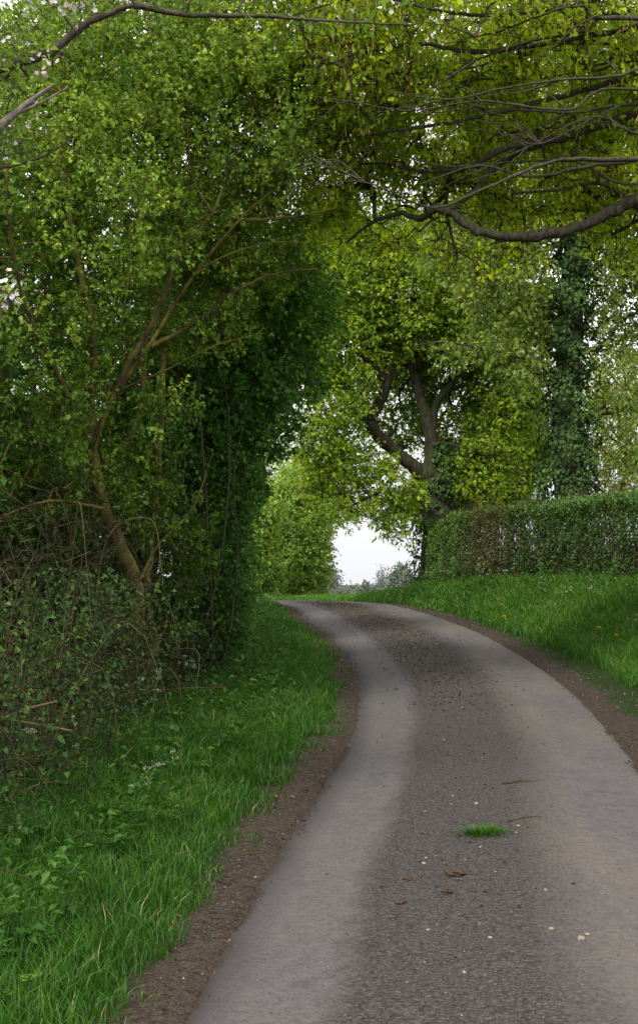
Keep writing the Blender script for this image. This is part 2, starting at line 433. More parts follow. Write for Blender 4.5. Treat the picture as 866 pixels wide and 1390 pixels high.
def keep_clear(zones, seed=9):
    """thin the foliage hanging right in front of named limbs; zones: (pts px, Y, margin px)"""
    def f(A):
        rr = np.random.default_rng(seed); k = np.ones(len(A), bool)
        for pts, Y, mg in zones:
            S = spline(P_(Y, *pts), 5); s0 = S[:-1]; d = S[1:] - s0
            mw = mg / F * Y
            for a_, d_ in zip(s0, d):
                # compare at the limb's own depth along the line of sight from the lane
                q = A[:, [0, 2]] * 1.0; q[:, 1] -= EYE; q *= (a_[1] / A[:, 1])[:, None]
                p0 = np.array([a_[0], a_[2] - EYE]); dd = np.array([d_[0], d_[2]])
                t = np.clip(((q - p0) @ dd) / (dd @ dd + 1e-9), 0, 1); dist = np.linalg.norm(q - p0 - t[:, None] * dd, axis=1)
                k &= ~((dist < mw) & (A[:, 1] < a_[1] + .25) & (rr.uniform(0, 1, len(A)) < .8))
        return k
    return f
def gp(x, y, dz=-.06): return np.array([x, y, tz(x, y) + dz])
def P_(Y, *pts):
    """pts: (px,py[,dY]) at depth Y"""
    return [at(p[0], p[1], Y + (p[2] if len(p) > 2 else 0)) for p in pts]

# ------------------------------------------------------------------ world + sun
SUN_EL, SUN_AZ = R(43), R(208)         # azimuth from +Y clockwise: behind the camera, a little to the left
w = bpy.data.worlds.new('World'); sc.world = w; w.use_nodes = True
nt = w.node_tree; nt.nodes.clear()
sky = nt.nodes.new('ShaderNodeTexSky'); sky.sky_type = 'NISHITA'; sky.sun_disc = False
sky.sun_elevation = SUN_EL; sky.sun_rotation = SUN_AZ; sky.air_density = 1.0; sky.dust_density = 1.0; sky.ozone_density = 1.0
hs = nt.nodes.new('ShaderNodeHueSaturation'); hs.inputs['Saturation'].default_value = .35; hs.inputs['Value'].default_value = .10
wtc = nt.nodes.new('ShaderNodeTexCoord'); wsx = nt.nodes.new('ShaderNodeSeparateXYZ'); nt.links.new(wtc.outputs['Generated'], wsx.inputs[0])
wr = nt.nodes.new('ShaderNodeValToRGB'); nt.links.new(wsx.outputs[2], wr.inputs['Fac'])       # overcast veil: brighter towards the zenith
for e, (p, c) in zip([wr.color_ramp.elements[0], wr.color_ramp.elements[1], wr.color_ramp.elements.new(.07), wr.color_ramp.elements.new(.3)], [(0, (1.02, 1.03, 1.08)), (1, (5.6, 5.5, 5.2)), (.07, (1.1, 1.1, 1.14)), (.3, (2.5, 2.45, 2.4))]):
    e.position = p; e.color = (*c, 1)
wm = nt.nodes.new('ShaderNodeMix'); wm.data_type = 'RGBA'; wm.inputs[0].default_value = .85
bg = nt.nodes.new('ShaderNodeBackground'); bg.inputs['Strength'].default_value = 1.0
wo = nt.nodes.new('ShaderNodeOutputWorld')
nt.links.new(sky.outputs[0], hs.inputs['Color']); nt.links.new(hs.outputs[0], wm.inputs[6]); nt.links.new(wr.outputs[0], wm.inputs[7])
nt.links.new(wm.outputs[2], bg.inputs['Color']); nt.links.new(bg.outputs[0], wo.inputs[0])
sl = bpy.data.lights.new('sun', 'SUN'); sl.energy = 3.6; sl.angle = R(12); sl.color = (1, .93, .80)
so = bpy.data.objects.new('sun', sl); COL.objects.link(so)
sd = Vector((math.sin(SUN_AZ) * math.cos(SUN_EL), math.cos(SUN_AZ) * math.cos(SUN_EL), math.sin(SUN_EL)))
so.rotation_euler = sd.to_track_quat('Z', 'Y').to_euler(); so.location = (0, -10, 20)
sc.view_settings.view_transform = 'Standard'; sc.view_settings.look = 'None'; sc.view_settings.exposure = 0; sc.view_settings.gamma = 1
sc.cycles.max_bounces = 12; sc.cycles.transmission_bounces = 8; sc.cycles.diffuse_bounces = 9
sc.cycles.use_denoising = True
sc.cycles.sample_clamp_indirect = 4

# ------------------------------------------------------------------ ground
def grid_axis(parts):
    return np.unique(np.concatenate([np.linspace(a, b, n) for a, b, n in parts]).round(4))
GX = grid_axis([(-700, -60, 12), (-60, -10, 26), (-10, -3, 36), (-3, 6, 140), (6, 10, 40), (10, 60, 26), (60, 700, 12)])
GYa = grid_axis([(-80, 0, 21), (0, 5, 30), (5, 14, 120), (14, 42, 240), (42, 60, 60), (60, 200, 40), (200, 2500, 14)])
gx, gy = np.meshgrid(GX, GYa); gx = gx.ravel(); gy = gy.ravel()
gd, gs = road_dist(np.c_[gx, gy]); gz = terrain(gx, gy, gd, gs)
nx, ny = len(GX), len(GYa)
ii = (np.arange(ny-1)[:, None] * nx + np.arange(nx-1)[None]).ravel()
s = NT('verge_ground')
tc = s.n('ShaderNodeTexCoord').outputs['Object']
at_ = s.n('ShaderNodeAttribute', attribute_name='tint').outputs['Fac']     # metres outside the asphalt edge
nA = s.noise(tc, 1.6, 5, .6); nB = s.noise(tc, 22, 6, .7); nC = s.noise(tc, 62, 3, .7)
dj = s.math('ADD', at_, s.math('MULTIPLY', s.math('SUBTRACT', nA, .5), .55))
fg = s.ramp(dj, [(.24, 0.), (.40, 1.)])
dirt = s.mix(s.ramp(nB, [(.35, 0.), (.65, 1.)]), (.030, .024, .020), (.090, .070, .056))
dirt = s.mix(s.ramp(nC, [(.30, .9), (.45, 0.)]), dirt, (.014, .011, .009))
dirt = s.mix(s.ramp(nC, [(.56, 0.), (.66, .9)]), dirt, (.14, .108, .085))
soil = s.mix(s.ramp(nB, [(.3, 0.), (.7, 1.)]), (.012, .022, .007), (.035, .070, .016))
far = s.ramp(at_, [(.97, 0.), (.99, 1.)])
col = s.mix(fg, dirt, soil)
M_ground = s.done(s.principled(col, .95, s.bump(s.math('ADD', nB, nC), .8, .02), .1))
o = obj('ground', np.c_[gx, gy, gz], [np.stack([ii, ii+1, ii+nx+1, ii+nx], -1)], M_ground, tint=np.clip(gd, 0, 1), smooth=True)
o['kind'] = 'structure'

# road
s = NT('worn_asphalt')
uvn = s.n('ShaderNodeUVMap', uv_map='uv').outputs[0]
sx = s.n('ShaderNodeSeparateXYZ'); s.t.links.new(uvn, sx.inputs[0]); u = sx.outputs[0]
tc = s.n('ShaderNodeTexCoord').outputs['Object']
mp = s.n('ShaderNodeMapping'); mp.inputs['Scale'].default_value = (1, .32, 1); s.t.links.new(tc, mp.inputs[0])
n_big = s.noise(mp.outputs[0], 1.1, 5, .55); n_mid = s.noise(tc, 7, 5, .65); n_fine = s.noise(tc, 95, 4, .75); n_grit = s.noise(tc, 230, 2, .6); n_peb = s.noise(tc, 52, 3, .75); n_agg = s.noise(tc, 27, 3, .7)
uj = s.math('ADD', u, s.math('ADD', s.math('MULTIPLY', s.math('SUBTRACT', n_big, .5), .13), s.math('MULTIPLY', s.math('SUBTRACT', n_mid, .5), .06)))
centre = s.math('MULTIPLY', s.ramp(uj, [(.215, 0.), (.275, 1.)]), s.ramp(uj, [(.585, 1.), (.74, 0.)]))
edge = s.math('ADD', s.ramp(uj, [(-.0, 1.), (.03, 0.)]), s.ramp(uj, [(.97, 0.), (1., 1.)]), True)
pale = s.mix(s.ramp(n_fine, [(.3, 0.), (.7, 1.)]), (.084, .080, .088), (.180, .171, .178))
pale = s.mix(s.math('MULTIPLY', s.ramp(n_big, [(.40, 0.), (.60, .85)]), s.ramp(u, [(.35, .35), (.75, 1.)])), pale, (.172, .146, .124))
pale = s.mix(s.ramp(n_grit, [(.56, 0.), (.68, .7)]), pale, (.034, .031, .032))
pale = s.mix(s.ramp(n_peb, [(.30, .9), (.43, 0.)]), pale, (.050, .046, .047))
pale = s.mix(s.ramp(n_agg, [(.34, .6), (.52, 0.)]), pale, (.072, .068, .072))
pale = s.mix(s.math('MULTIPLY', s.ramp(n_mid, [(.46, 0.), (.66, .6)]), s.ramp(n_big, [(.35, 1.), (.6, .2)])), pale, (.068, .062, .062))
dark = s.mix(s.ramp(n_fine, [(.36, 0.), (.66, 1.)]), (.026, .0245, .0255), (.082, .075, .073))
dark = s.mix(s.ramp(n_mid, [(.50, 0.), (.68, .75)]), dark, (.054, .045, .039))
dark = s.mix(s.ramp(n_agg, [(.36, .85), (.52, 0.)]), dark, (.020, .018, .018))
dark = s.mix(s.ramp(n_peb, [(.36, 1.), (.46, 0.)]), dark, (.010, .009, .009))
dark = s.mix(s.ramp(n_peb, [(.55, 0.), (.62, .9)]), dark, (.135, .120, .110))
dark = s.mix(s.ramp(n_grit, [(.60, 0.), (.68, 1.)]), dark, (.17, .14, .12))
rim = s.math('MULTIPLY', s.ramp(uj, [(.03, 1.), (.10, 0.)]), .6)
pale = s.mix(rim, pale, (.045, .041, .043))
mud = s.mix(n_fine, (.020, .015, .013), (.068, .052, .042))
col = s.mix(s.math('MULTIPLY', centre, .93), pale, dark)
col = s.mix(s.math('MULTIPLY', edge, .9), col, mud)
hgt = s.math('ADD', s.math('MULTIPLY', n_fine, .5), s.math('MULTIPLY', n_peb, .6))
M_road = s.done(s.principled(col, .88, s.bump(hgt, .9, .012), .2))
NU = 25
us = np.linspace(0, 1, NU)
V = RL[:, None] + (RR_ - RL)[:, None] * us[None, :, None]
wobL = .05 * vnoise(RS, RS * 0, 1.3, 21) + .025 * vnoise(RS, RS * 0, .35, 22); wobR = .05 * vnoise(RS, RS * 0, 1.1, 23) + .03 * vnoise(RS, RS * 0, .3, 24)
dirv = nrm(RR_ - RL)
V[:, 0] += dirv * wobL[:, None]; V[:, -1] += dirv * wobR[:, None]
zz = g(V[..., 1]) + .006 + .035 * (1 - (2 * us[None] - 1)**2) - .035 * np.exp(-((us[None] - .13) / .1)**2) * .5 - .035 * np.exp(-((us[None] - .84) / .1)**2) * .5
zz[:, 0] -= .04; zz[:, -1] -= .04
V3 = np.concatenate([V, zz[..., None]], -1).reshape(-1, 3)
ii = (np.arange(NR-1)[:, None] * NU + np.arange(NU-1)[None]).ravel()
uvs = np.stack([np.broadcast_to(us[None], (NR, NU)), np.broadcast_to(RS[:, None], (NR, NU))], -1).reshape(-1, 2)
o = obj('road', V3, [np.stack([ii, ii+1, ii+NU+1, ii+NU], -1)], M_road, uv=uvs, smooth=True); o['kind'] = 'structure'
def road_at(Y, uu):
    """point on the road surface at centre-line row nearest Y and cross position uu"""
    k = int(np.argmin(np.abs(RC[:, 1] - Y))); j = uu * (NU - 1); j0 = int(j); f = j - j0
    G = V3.reshape(NR, NU, 3)
    return G[k, j0] * (1 - f) + G[k, min(j0+1, NU-1)] * f

# ------------------------------------------------------------------ grass
def grass_patch(r, n, xr, yr, hmin, hmax, width, keep, acc, tint0=.45):
    X = r.uniform(*xr, n); Y = r.uniform(*yr, n)
    d, sd_ = road_dist(np.c_[X, Y])
    m = keep(X, Y, d, sd_, r)
    X, Y, d = X[m], Y[m], d[m]; n = len(X)
    Z = terrain(X, Y, d, sd_[m])
    clump = .5 + .5 * vnoise(X, Y, .55, 31) + .35 * vnoise(X, Y, .17, 32)
    h = (hmin + (hmax - hmin) * r.uniform(0, 1, n)**1.6) * np.clip(.55 + .75 * clump, .3, 1.5) * np.clip(.35 + d * 1.3, .3, 1)
    a = r.uniform(0, 6.283, n); lean = r.uniform(.15, .95, n) * h
    dx, dy = np.cos(a), np.sin(a)
    sxv, syv = -dy, dx
    fa = r.uniform(0, 6.283, n); sxv, syv = np.cos(fa), np.sin(fa)
    wd = width * r.uniform(.6, 1.3, n)
    B0 = np.c_[X, Y, Z - .01]
    S = np.c_[sxv, syv, sxv * 0]
    M = B0 + np.c_[dx * lean * .3, dy * lean * .3, h * .6]
    T = B0 + np.c_[dx * lean, dy * lean, h * r.uniform(.75, 1.0, n)]
    V = np.stack([B0 - S * wd[:, None] * .5, B0 + S * wd[:, None] * .5, M + S * wd[:, None] * .42, M - S * wd[:, None] * .42, T], 1).reshape(-1, 3)
    b = np.arange(n)[:, None] * 5
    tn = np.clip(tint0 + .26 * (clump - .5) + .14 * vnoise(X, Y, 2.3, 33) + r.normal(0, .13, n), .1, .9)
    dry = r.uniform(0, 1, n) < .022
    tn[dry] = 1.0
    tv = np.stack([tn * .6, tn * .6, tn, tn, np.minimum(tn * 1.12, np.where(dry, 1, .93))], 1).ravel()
    acc.add(V, b + np.array([[0, 1, 2, 3]]), b + np.array([[3, 2, 4]]), tv)
LHX = lambda Y: np.interp(Y, [0, 8, 12, 15, 20, 26, 36, 42], [-1.95, -1.9, -1.62, -1.5, -1.5, -1.58, -1.75, -3])
def keepL(X, Y, d, s_, r):
    edge = .29 + .26 * vnoise(X, Y, .9, 41) + r.normal(0, .07, len(X))
    return (s_ < 0) & (d > edge) & (X > LHX(Y) - .5) & (np.abs(X) < .26 * Y + 1.2) & (r.uniform(0, 1, len(X)) < 1 - .75 * ss(LHX(Y) - X, -.15, .3))
def keepR(X, Y, d, s_, r):
    edge = np.interp(Y, [5, 14, 20, 26, 34, 40], [.75, .85, .72, .5, .32, .3]) + .14 * vnoise(X, Y, .9, 42) + r.normal(0, .06, len(X))
    return (s_ > 0) & (d > edge) & (X < hedge_x(Y) + .3) & (X < .27 * Y + 1.0)
ga = Acc(); r = np.random.default_rng(101)
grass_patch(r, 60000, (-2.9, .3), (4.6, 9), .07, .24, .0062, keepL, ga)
grass_patch(r, 60000, (-2.6, .5), (9, 15), .07, .26, .0085, keepL, ga)
grass_patch(r, 48000, (-2.4, .6), (15, 24), .08, .28, .013, keepL, ga)
grass_patch(r, 40000, (-2.6, .6), (24, 39), .08, .28, .019, keepL, ga)
grass_patch(r, 14000, (-1.6, 1.0), (4.8, 30), .03, .10, .008, lambda X, Y, d, s_, r: (s_ < 0) & (d > .02) & (d < .45) & (vnoise(X, Y, .35, 47) > -.1), ga, .5)
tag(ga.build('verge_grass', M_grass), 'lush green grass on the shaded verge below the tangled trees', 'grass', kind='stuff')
ga = Acc()
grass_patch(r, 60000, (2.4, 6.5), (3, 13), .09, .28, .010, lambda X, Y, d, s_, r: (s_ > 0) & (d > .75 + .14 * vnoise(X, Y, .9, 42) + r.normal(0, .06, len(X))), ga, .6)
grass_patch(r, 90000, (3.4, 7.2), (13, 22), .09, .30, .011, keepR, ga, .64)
grass_patch(r, 90000, (2.0, 7.0), (22, 30), .09, .30, .017, keepR, ga, .64)
grass_patch(r, 60000, (1.2, 6.0), (30, 42), .09, .28, .021, keepR, ga, .62)
grass_patch(r, 16000, (1.8, 5.2), (6, 32), .03, .09, .010, lambda X, Y, d, s_, r: (s_ > 0) & (d > .15) & (d < .9) & (vnoise(X, Y, .45, 48) > .22), ga, .5)
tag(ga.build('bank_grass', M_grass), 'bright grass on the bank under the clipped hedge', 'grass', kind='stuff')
ga = Acc()
kf = lambda X, Y, d, s_, r: (d > .15) & ~((X > 1.2) & (X < 2.9) & (Y < 42)) & (X > -4) 
grass_patch(r, 50000, (-4, 4.5), (40, 58), .06, .20, .03, kf, ga, .72)
tag(ga.build('field_grass', M_grass), 'pale short grass beyond the bend at the crest', 'grass', kind='stuff')

# broad-leaved verge herbs: ferny fronds and nettle-like leaves, one mass nobody could count
def fronds(r, acc, base, D, L, tint):
    """pinnate cow-parsley leaves"""
    n = len(base); D = nrm(D); side = nrm(np.cross(D, np.array([0, 0, 1.])))
    for k in range(1, 9):
        t = k / 9; c = base + D * (L * t)[:, None]; c[:, 2] -= L * .35 * t * t
        wl = L * .42 * (1 - t)**.8 + L * .05
        for sgn in (-1, 1):
            d2 = nrm(side * sgn + D * .55 + r.normal(0, .12, (n, 3)))
            for q in range(1, 4):
                c2 = c + d2 * (wl * (q - .6) / 3)[:, None]; ll = wl * .5 * (1 - .2 * q)
                for s2 in (-1, 1):
                    d3 = nrm(d2 + np.cross(d2, np.array([0, 0, 1.])) * s2 * .8)
                    leaves(acc, c2, d3, np.tile([0, 0, 1.], (n, 1)) + r.normal(0, .25, (n, 3)), ll, ll * .55, np.clip(tint + r.normal(0, .1, n), 0, 1))
ha = Acc(); r = np.random.default_rng(55)
def herb_spots(r, n, xr, yr, keep):
    X = r.uniform(*xr, n); Y = r.uniform(*yr, n); d, s_ = road_dist(np.c_[X, Y]); m = keep(X, Y, d, s_, r)
    cl = vnoise(X, Y, .8, 61) + .3 * r.normal(size=n); m &= cl > .05
    X, Y = X[m], Y[m]; return np.c_[X, Y, terrain(X, Y, d[m], s_[m])]
hp = herb_spots(r, 520, (-2.6, .2), (5, 16), lambda X, Y, d, s_, r: keepL(X, Y, d, s_, r) & (d > .6))
n = len(hp)
for q in range(3):
    a = r.uniform(0, 6.28, n); el = r.uniform(.25, .9, n)
    fronds(r, ha, hp + np.c_[r.normal(0, .04, n), r.normal(0, .04, n), r.uniform(.05, .16, n)], np.c_[np.cos(a), np.sin(a), el], r.uniform(.13, .27, n), r.normal(.55, .15, n))
hp = herb_spots(r, 2600, (-2.6, .2), (6, 34), lambda X, Y, d, s_, r: keepL(X, Y, d, s_, r) & (d > .7))
n = len(hp)
for q in range(9):
    a = r.uniform(0, 6.28, n)
    leaves(ha, hp + np.c_[r.normal(0, .03, n), r.normal(0, .03, n), r.uniform(.05, .34, n)], np.c_[np.cos(a), np.sin(a), r.normal(-.1, .3, n)], np.tile([0, 0, 1.], (n, 1)) + r.normal(0, .3, (n, 3)), r.uniform(.04, .085, n), r.uniform(.025, .05, n), np.clip(r.normal(.45, .2, n), 0, 1))
tag(ha.build('verge_undergrowth', M_herb), 'ferny and nettle leaves growing through the shaded verge grass', 'undergrowth', kind='stuff')
ha = Acc()
hp = herb_spots(r, 1600, (2.4, 7.2), (17, 37), lambda X, Y, d, s_, r: keepR(X, Y, d, s_, r) & (hedge_x(Y) - X < 1.1))
n = len(hp)
for q in range(9):
    a = r.uniform(0, 6.28, n)
    leaves(ha, hp + np.c_[r.normal(0, .05, n), r.normal(0, .05, n), r.uniform(.08, .5, n)], np.c_[np.cos(a), np.sin(a), r.normal(0, .4, n)], np.tile([0, 0, 1.], (n, 1)) + r.normal(0, .4, (n, 3)), r.uniform(.05, .11, n), r.uniform(.03, .05, n), np.clip(r.normal(.4, .2, n), 0, 1))
tag(ha.build('bank_undergrowth', M_herb), 'leafy weeds along the foot of the clipped hedge', 'undergrowth', kind='stuff')

# ------------------------------------------------------------------ left: field maple
Ym = 13.4
b0 = gp(-1.95, Ym)
trunk_pts = [b0, at(176, 900, Ym), at(187, 810, Ym - .1), at(168, 750, Ym - .2), at(142, 690, Ym - .3), at(128, 620, Ym - .3), at(122, 560, Ym - .3)]
limbs = [(trunk_pts, .088, .048)]
def lb(Y, r0, r1, *pts): limbs.append((P_(Y, *pts), r0, r1))
lb(13.1, .042, .010, (122,562), (128,470,-.2), (112,380,-.4), (95,290,-.6), (80,190,-.8), (90,80,-1))
lb(13.1, .036, .008, (130,590), (170,500), (212,430), (245,345), (288,288), (318,215), (345,150))
lb(13.1, .028, .008, (150,545,.1), (205,465,.3), (262,375,.4), (325,298,.5), (372,258,.6), (415,225,.7))
lb(13.5, .024, .006, (325,300,.2), (352,298,.2), (400,294,.3), (450,284,.4))
lb(13.5, .028, .007, (205,470), (262,440,.2), (318,396,.4), (372,372,.6), (432,365,.8))
lb(12.9, .040, .010, (120,600), (85,520,-.5), (45,440,-1), (20,350,-1.4), (10,230,-1.8), (25,120,-2))
lb(13.4, .034, .008, (135,640), (185,575,.5), (200,450,.8), (205,300,.9), (207,150,.9), (208,20,.9))
lb(13.9, .075, .02, (203,978), (204,880), (200,780,.1), (214,640,.2), (222,480,.4), (215,330,.6))
for pts in ([(128,620), (150,520), (165,440), (178,350), (170,260)], [(126,600), (100,500), (70,420), (52,330)], [(160,530,.2), (230,500,.4), (290,470,.5), (345,455,.7)], [(212,430), (235,360), (225,280), (240,200)],
            [(262,375,.3), (300,350,.4), (360,330,.6), (415,330,.8)], [(288,288), (262,240), (255,170), (262,90)], [(140,680), (110,620,-.4), (90,560,-.6), (60,520,-.7)], [(185,800), (215,740,.3), (262,690,.6), (290,610,.8)]):
    lb(13.0, .013, .004, *pts)
lb(12.6, .018, .005, (140,690), (80,680,-.8), (30,690,-1.2), (-30,720,-1.6))
lb(12.9, .020, .005, (125,580), (65,540,-.5), (5,515,-1.1), (-40,500,-1.5))
lb(12.8, .018, .004, (132,655), (70,610,-.7), (25,590,-1.0), (0,632,-1.2), (-20,640,-1.3))
blobs = [(110,300,12.2,180,200,1.7), (300,160,13.2,130,170,1.5), (255,380,13.6,110,120,1.2), (50,520,11.6,110,110,1.1), (150,60,12,190,110,1.6),
         (200,-60,12.5,230,80,1.6,.7), (160,560,12.8,110,100,1.0,.7), (60,660,11.6,100,60,.8,.6), (330,330,14.2,110,80,.9,.8), (390,210,13.6,60,60,.8,.6), (160,690,12.7,90,70,.6,.9), (215,760,13.8,70,120,.5,.9), (110,780,12.6,60,50,.5,.5), (-60,300,11.5,90,300,1.5,.7), (170,60,13.6,220,120,.8,1.2), (290,190,14.4,130,150,.7,1.0), (60,220,13.6,110,160,.7,.8), (200,120,14.6,170,120,.7,1.1), (130,270,14.4,130,110,.7,.9), (280,290,15.0,90,100,.6,.7)]
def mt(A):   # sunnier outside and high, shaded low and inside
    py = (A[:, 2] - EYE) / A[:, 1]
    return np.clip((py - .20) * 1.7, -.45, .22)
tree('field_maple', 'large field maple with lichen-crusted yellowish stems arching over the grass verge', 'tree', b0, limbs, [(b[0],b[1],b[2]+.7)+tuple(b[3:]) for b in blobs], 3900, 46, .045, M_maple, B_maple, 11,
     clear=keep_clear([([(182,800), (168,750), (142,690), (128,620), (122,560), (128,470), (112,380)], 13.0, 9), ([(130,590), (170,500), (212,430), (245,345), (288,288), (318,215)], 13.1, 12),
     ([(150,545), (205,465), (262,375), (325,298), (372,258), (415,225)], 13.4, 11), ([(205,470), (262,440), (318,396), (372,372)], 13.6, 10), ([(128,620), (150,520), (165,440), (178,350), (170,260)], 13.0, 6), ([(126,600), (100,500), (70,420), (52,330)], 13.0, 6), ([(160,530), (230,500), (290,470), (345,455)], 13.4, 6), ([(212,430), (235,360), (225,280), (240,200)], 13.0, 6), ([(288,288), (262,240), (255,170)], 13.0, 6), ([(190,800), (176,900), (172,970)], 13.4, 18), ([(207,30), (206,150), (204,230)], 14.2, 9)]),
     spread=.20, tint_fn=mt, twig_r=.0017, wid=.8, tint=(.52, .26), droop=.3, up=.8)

# hazel behind, dark and leaning over the lane
b0 = gp(-1.72, 16.2)
limbs = []
def stems(Y, base, *ends):
    for q, (r0, pts) in enumerate(ends):
        limbs.append(([base + np.array([.06*math.cos(q*2.1), .1*math.sin(q*2.1), 0])] + P_(Y, *pts), r0, r0 * .22))
stems(16.2, b0, (.06, [(232,880), (238,760), (225,640), (232,500), (250,380,.3)]), (.05, [(250,880), (268,740,.2), (285,600,.5), (320,470,.9), (375,385,1.2)]),
      (.035, [(262,880), (292,740), (300,640,.2), (330,570,.5), (385,520,.8)]), (.04, [(225,880), (205,720), (196,600,-.2), (205,470,-.2)]),
      (.03, [(240,880,-.1), (270,700,-.2), (275,560,-.2), (295,450)]),
      (.026, [(285,900,-.6), (281,700,-.9), (270,520,-.9), (272,400,-.6)]), (.022, [(262,900,-.8), (300,760,-1), (312,600,-.8), (300,480,-.6)]), (.018, [(300,900,-.6), (322,760,-.6), (318,640,-.6), (345,520,-.2)]), (.02, [(240,900,-1), (238,760,-1.2), (252,600,-1.2), (240,470,-1)]))
blobs = [(300,520,16.6,105,110,1.0), (345,430,17.2,95,100,1.2,1.2), (240,560,16.2,90,120,.9), (285,700,16.3,60,110,.8), (230,780,15.6,70,100,.5,.8), (390,480,17.4,55,75,.9), (300,350,17.4,130,70,1.0,.7), (290,860,15.9,40,90,.45,1), (405,400,17.6,50,60,.8,.9), (380,560,17.2,35,40,.6,.7), (250,900,14.9,40,50,.4,.8), (330,640,16.6,35,70,.6,.8), (190,640,15.4,50,120,.5,.8), (425,355,17.8,22,26,.5,.7), (441,440,17.8,18,22,.4,.7), (428,505,17.5,20,22,.4,.7), (405,320,17.6,34,22,.5,.6), (365,600,16.8,22,26,.4,.7), (448,395,18,14,14,.3,.6)]
tree('hazel', 'dark many-stemmed hazel just behind the lichened maple, leaning over the lane', 'tree', b0, limbs, blobs, 2100, 32, .062, M_hazel, B_hazel, 12, tint_fn=lambda A: np.clip(((A[:, 2] - EYE) / A[:, 1] - .16) * 1.5, -.32, .1), clear=keep_clear([([(285,900), (281,700), (270,520)], 15.3, 9), ([(262,900), (300,760), (312,600)], 15.2, 8), ([(240,900), (238,760), (252,600)], 15.0, 9), ([(238,860), (225,640), (232,520)], 16.2, 9)]),  # tint_fn paints shade into the lower leaves
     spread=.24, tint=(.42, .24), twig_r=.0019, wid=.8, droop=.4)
# elder / hawthorn down the lane
b0 = gp(-1.85, 22.5); limbs = []
stems(22.5, b0, (.06, [(300,820), (296,700), (305,600), (330,500), (370,430,.4)]), (.05, [(315,820), (325,720), (332,640), (345,560,.3)]), (.04, [(285,820,-.2), (270,700,-.2), (265,560)]))
blobs = [(318,600,22.6,42,110,1.1), (330,470,22.8,80,90,1.3), (300,740,22.3,46,100,1.1), (390,440,23.5,50,60,1.1,.8), (322,830,22.0,30,60,.9), (280,420,23,90,100,1.2)]
tree('hawthorn', 'shaded hawthorn with glossy dark leaves down to the verge, second beyond the maple', 'tree', b0, limbs, blobs, 900, 34, .072, M_hazel, B_hazel, 13,
     spread=.27, tint=(.40, .25), twig_r=.0024, wid=.75)
b0 = gp(-2.1, 30.5); limbs = []
stems(30.5, b0, (.07, [(318,800), (322,700), (330,600), (345,510)]), (.05, [(325,800), (336,720), (341,640)]), (.05, [(305,800), (300,700), (290,580)]))
blobs = [(322,680,30.5,27,90,1.6), (330,560,30.8,50,80,1.6), (328,780,29.8,22,40,1.6), (345,480,31,70,60,1.5,.8), (290,600,31,60,140,1.6)]
tree('blackthorn', 'slender dark blackthorn where the lane curves out of sight', 'tree', b0, limbs, blobs, 700, 30, .09, M_hazel, B_hazel, 14,
     spread=.32, tint=(.46, .25), twig_r=.003, wid=.75)
# backing growth in the depth of the hedgerow
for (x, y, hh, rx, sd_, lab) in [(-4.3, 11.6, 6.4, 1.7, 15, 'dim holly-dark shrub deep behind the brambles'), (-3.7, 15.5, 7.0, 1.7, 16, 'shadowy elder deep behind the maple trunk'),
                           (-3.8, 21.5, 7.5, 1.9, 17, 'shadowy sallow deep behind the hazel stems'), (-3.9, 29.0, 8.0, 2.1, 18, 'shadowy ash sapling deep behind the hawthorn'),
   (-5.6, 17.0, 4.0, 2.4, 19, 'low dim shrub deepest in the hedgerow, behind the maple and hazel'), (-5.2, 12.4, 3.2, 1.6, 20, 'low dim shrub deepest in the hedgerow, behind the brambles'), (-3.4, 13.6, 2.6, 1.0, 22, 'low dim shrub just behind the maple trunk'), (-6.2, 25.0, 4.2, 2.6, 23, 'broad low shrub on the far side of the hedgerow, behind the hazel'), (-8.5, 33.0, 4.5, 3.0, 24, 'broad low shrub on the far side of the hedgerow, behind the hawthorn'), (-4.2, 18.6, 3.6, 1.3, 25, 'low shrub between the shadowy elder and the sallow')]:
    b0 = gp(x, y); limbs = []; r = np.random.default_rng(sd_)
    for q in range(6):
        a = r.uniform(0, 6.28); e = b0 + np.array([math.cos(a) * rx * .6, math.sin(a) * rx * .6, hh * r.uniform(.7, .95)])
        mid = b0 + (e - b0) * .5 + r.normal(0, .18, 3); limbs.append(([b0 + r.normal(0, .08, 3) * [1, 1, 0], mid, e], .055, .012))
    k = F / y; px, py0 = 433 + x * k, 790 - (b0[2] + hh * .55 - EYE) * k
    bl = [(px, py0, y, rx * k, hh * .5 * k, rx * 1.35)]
    tree('hedgerow_shrub', lab, 'shrub', b0, limbs, bl, 620, 30, .075, M_hazel, B_hazel, sd_, spread=.32, tint=(.26, .24), twig_r=.003, wid=.75, group='shrubs filling the depth of the hedgerow')

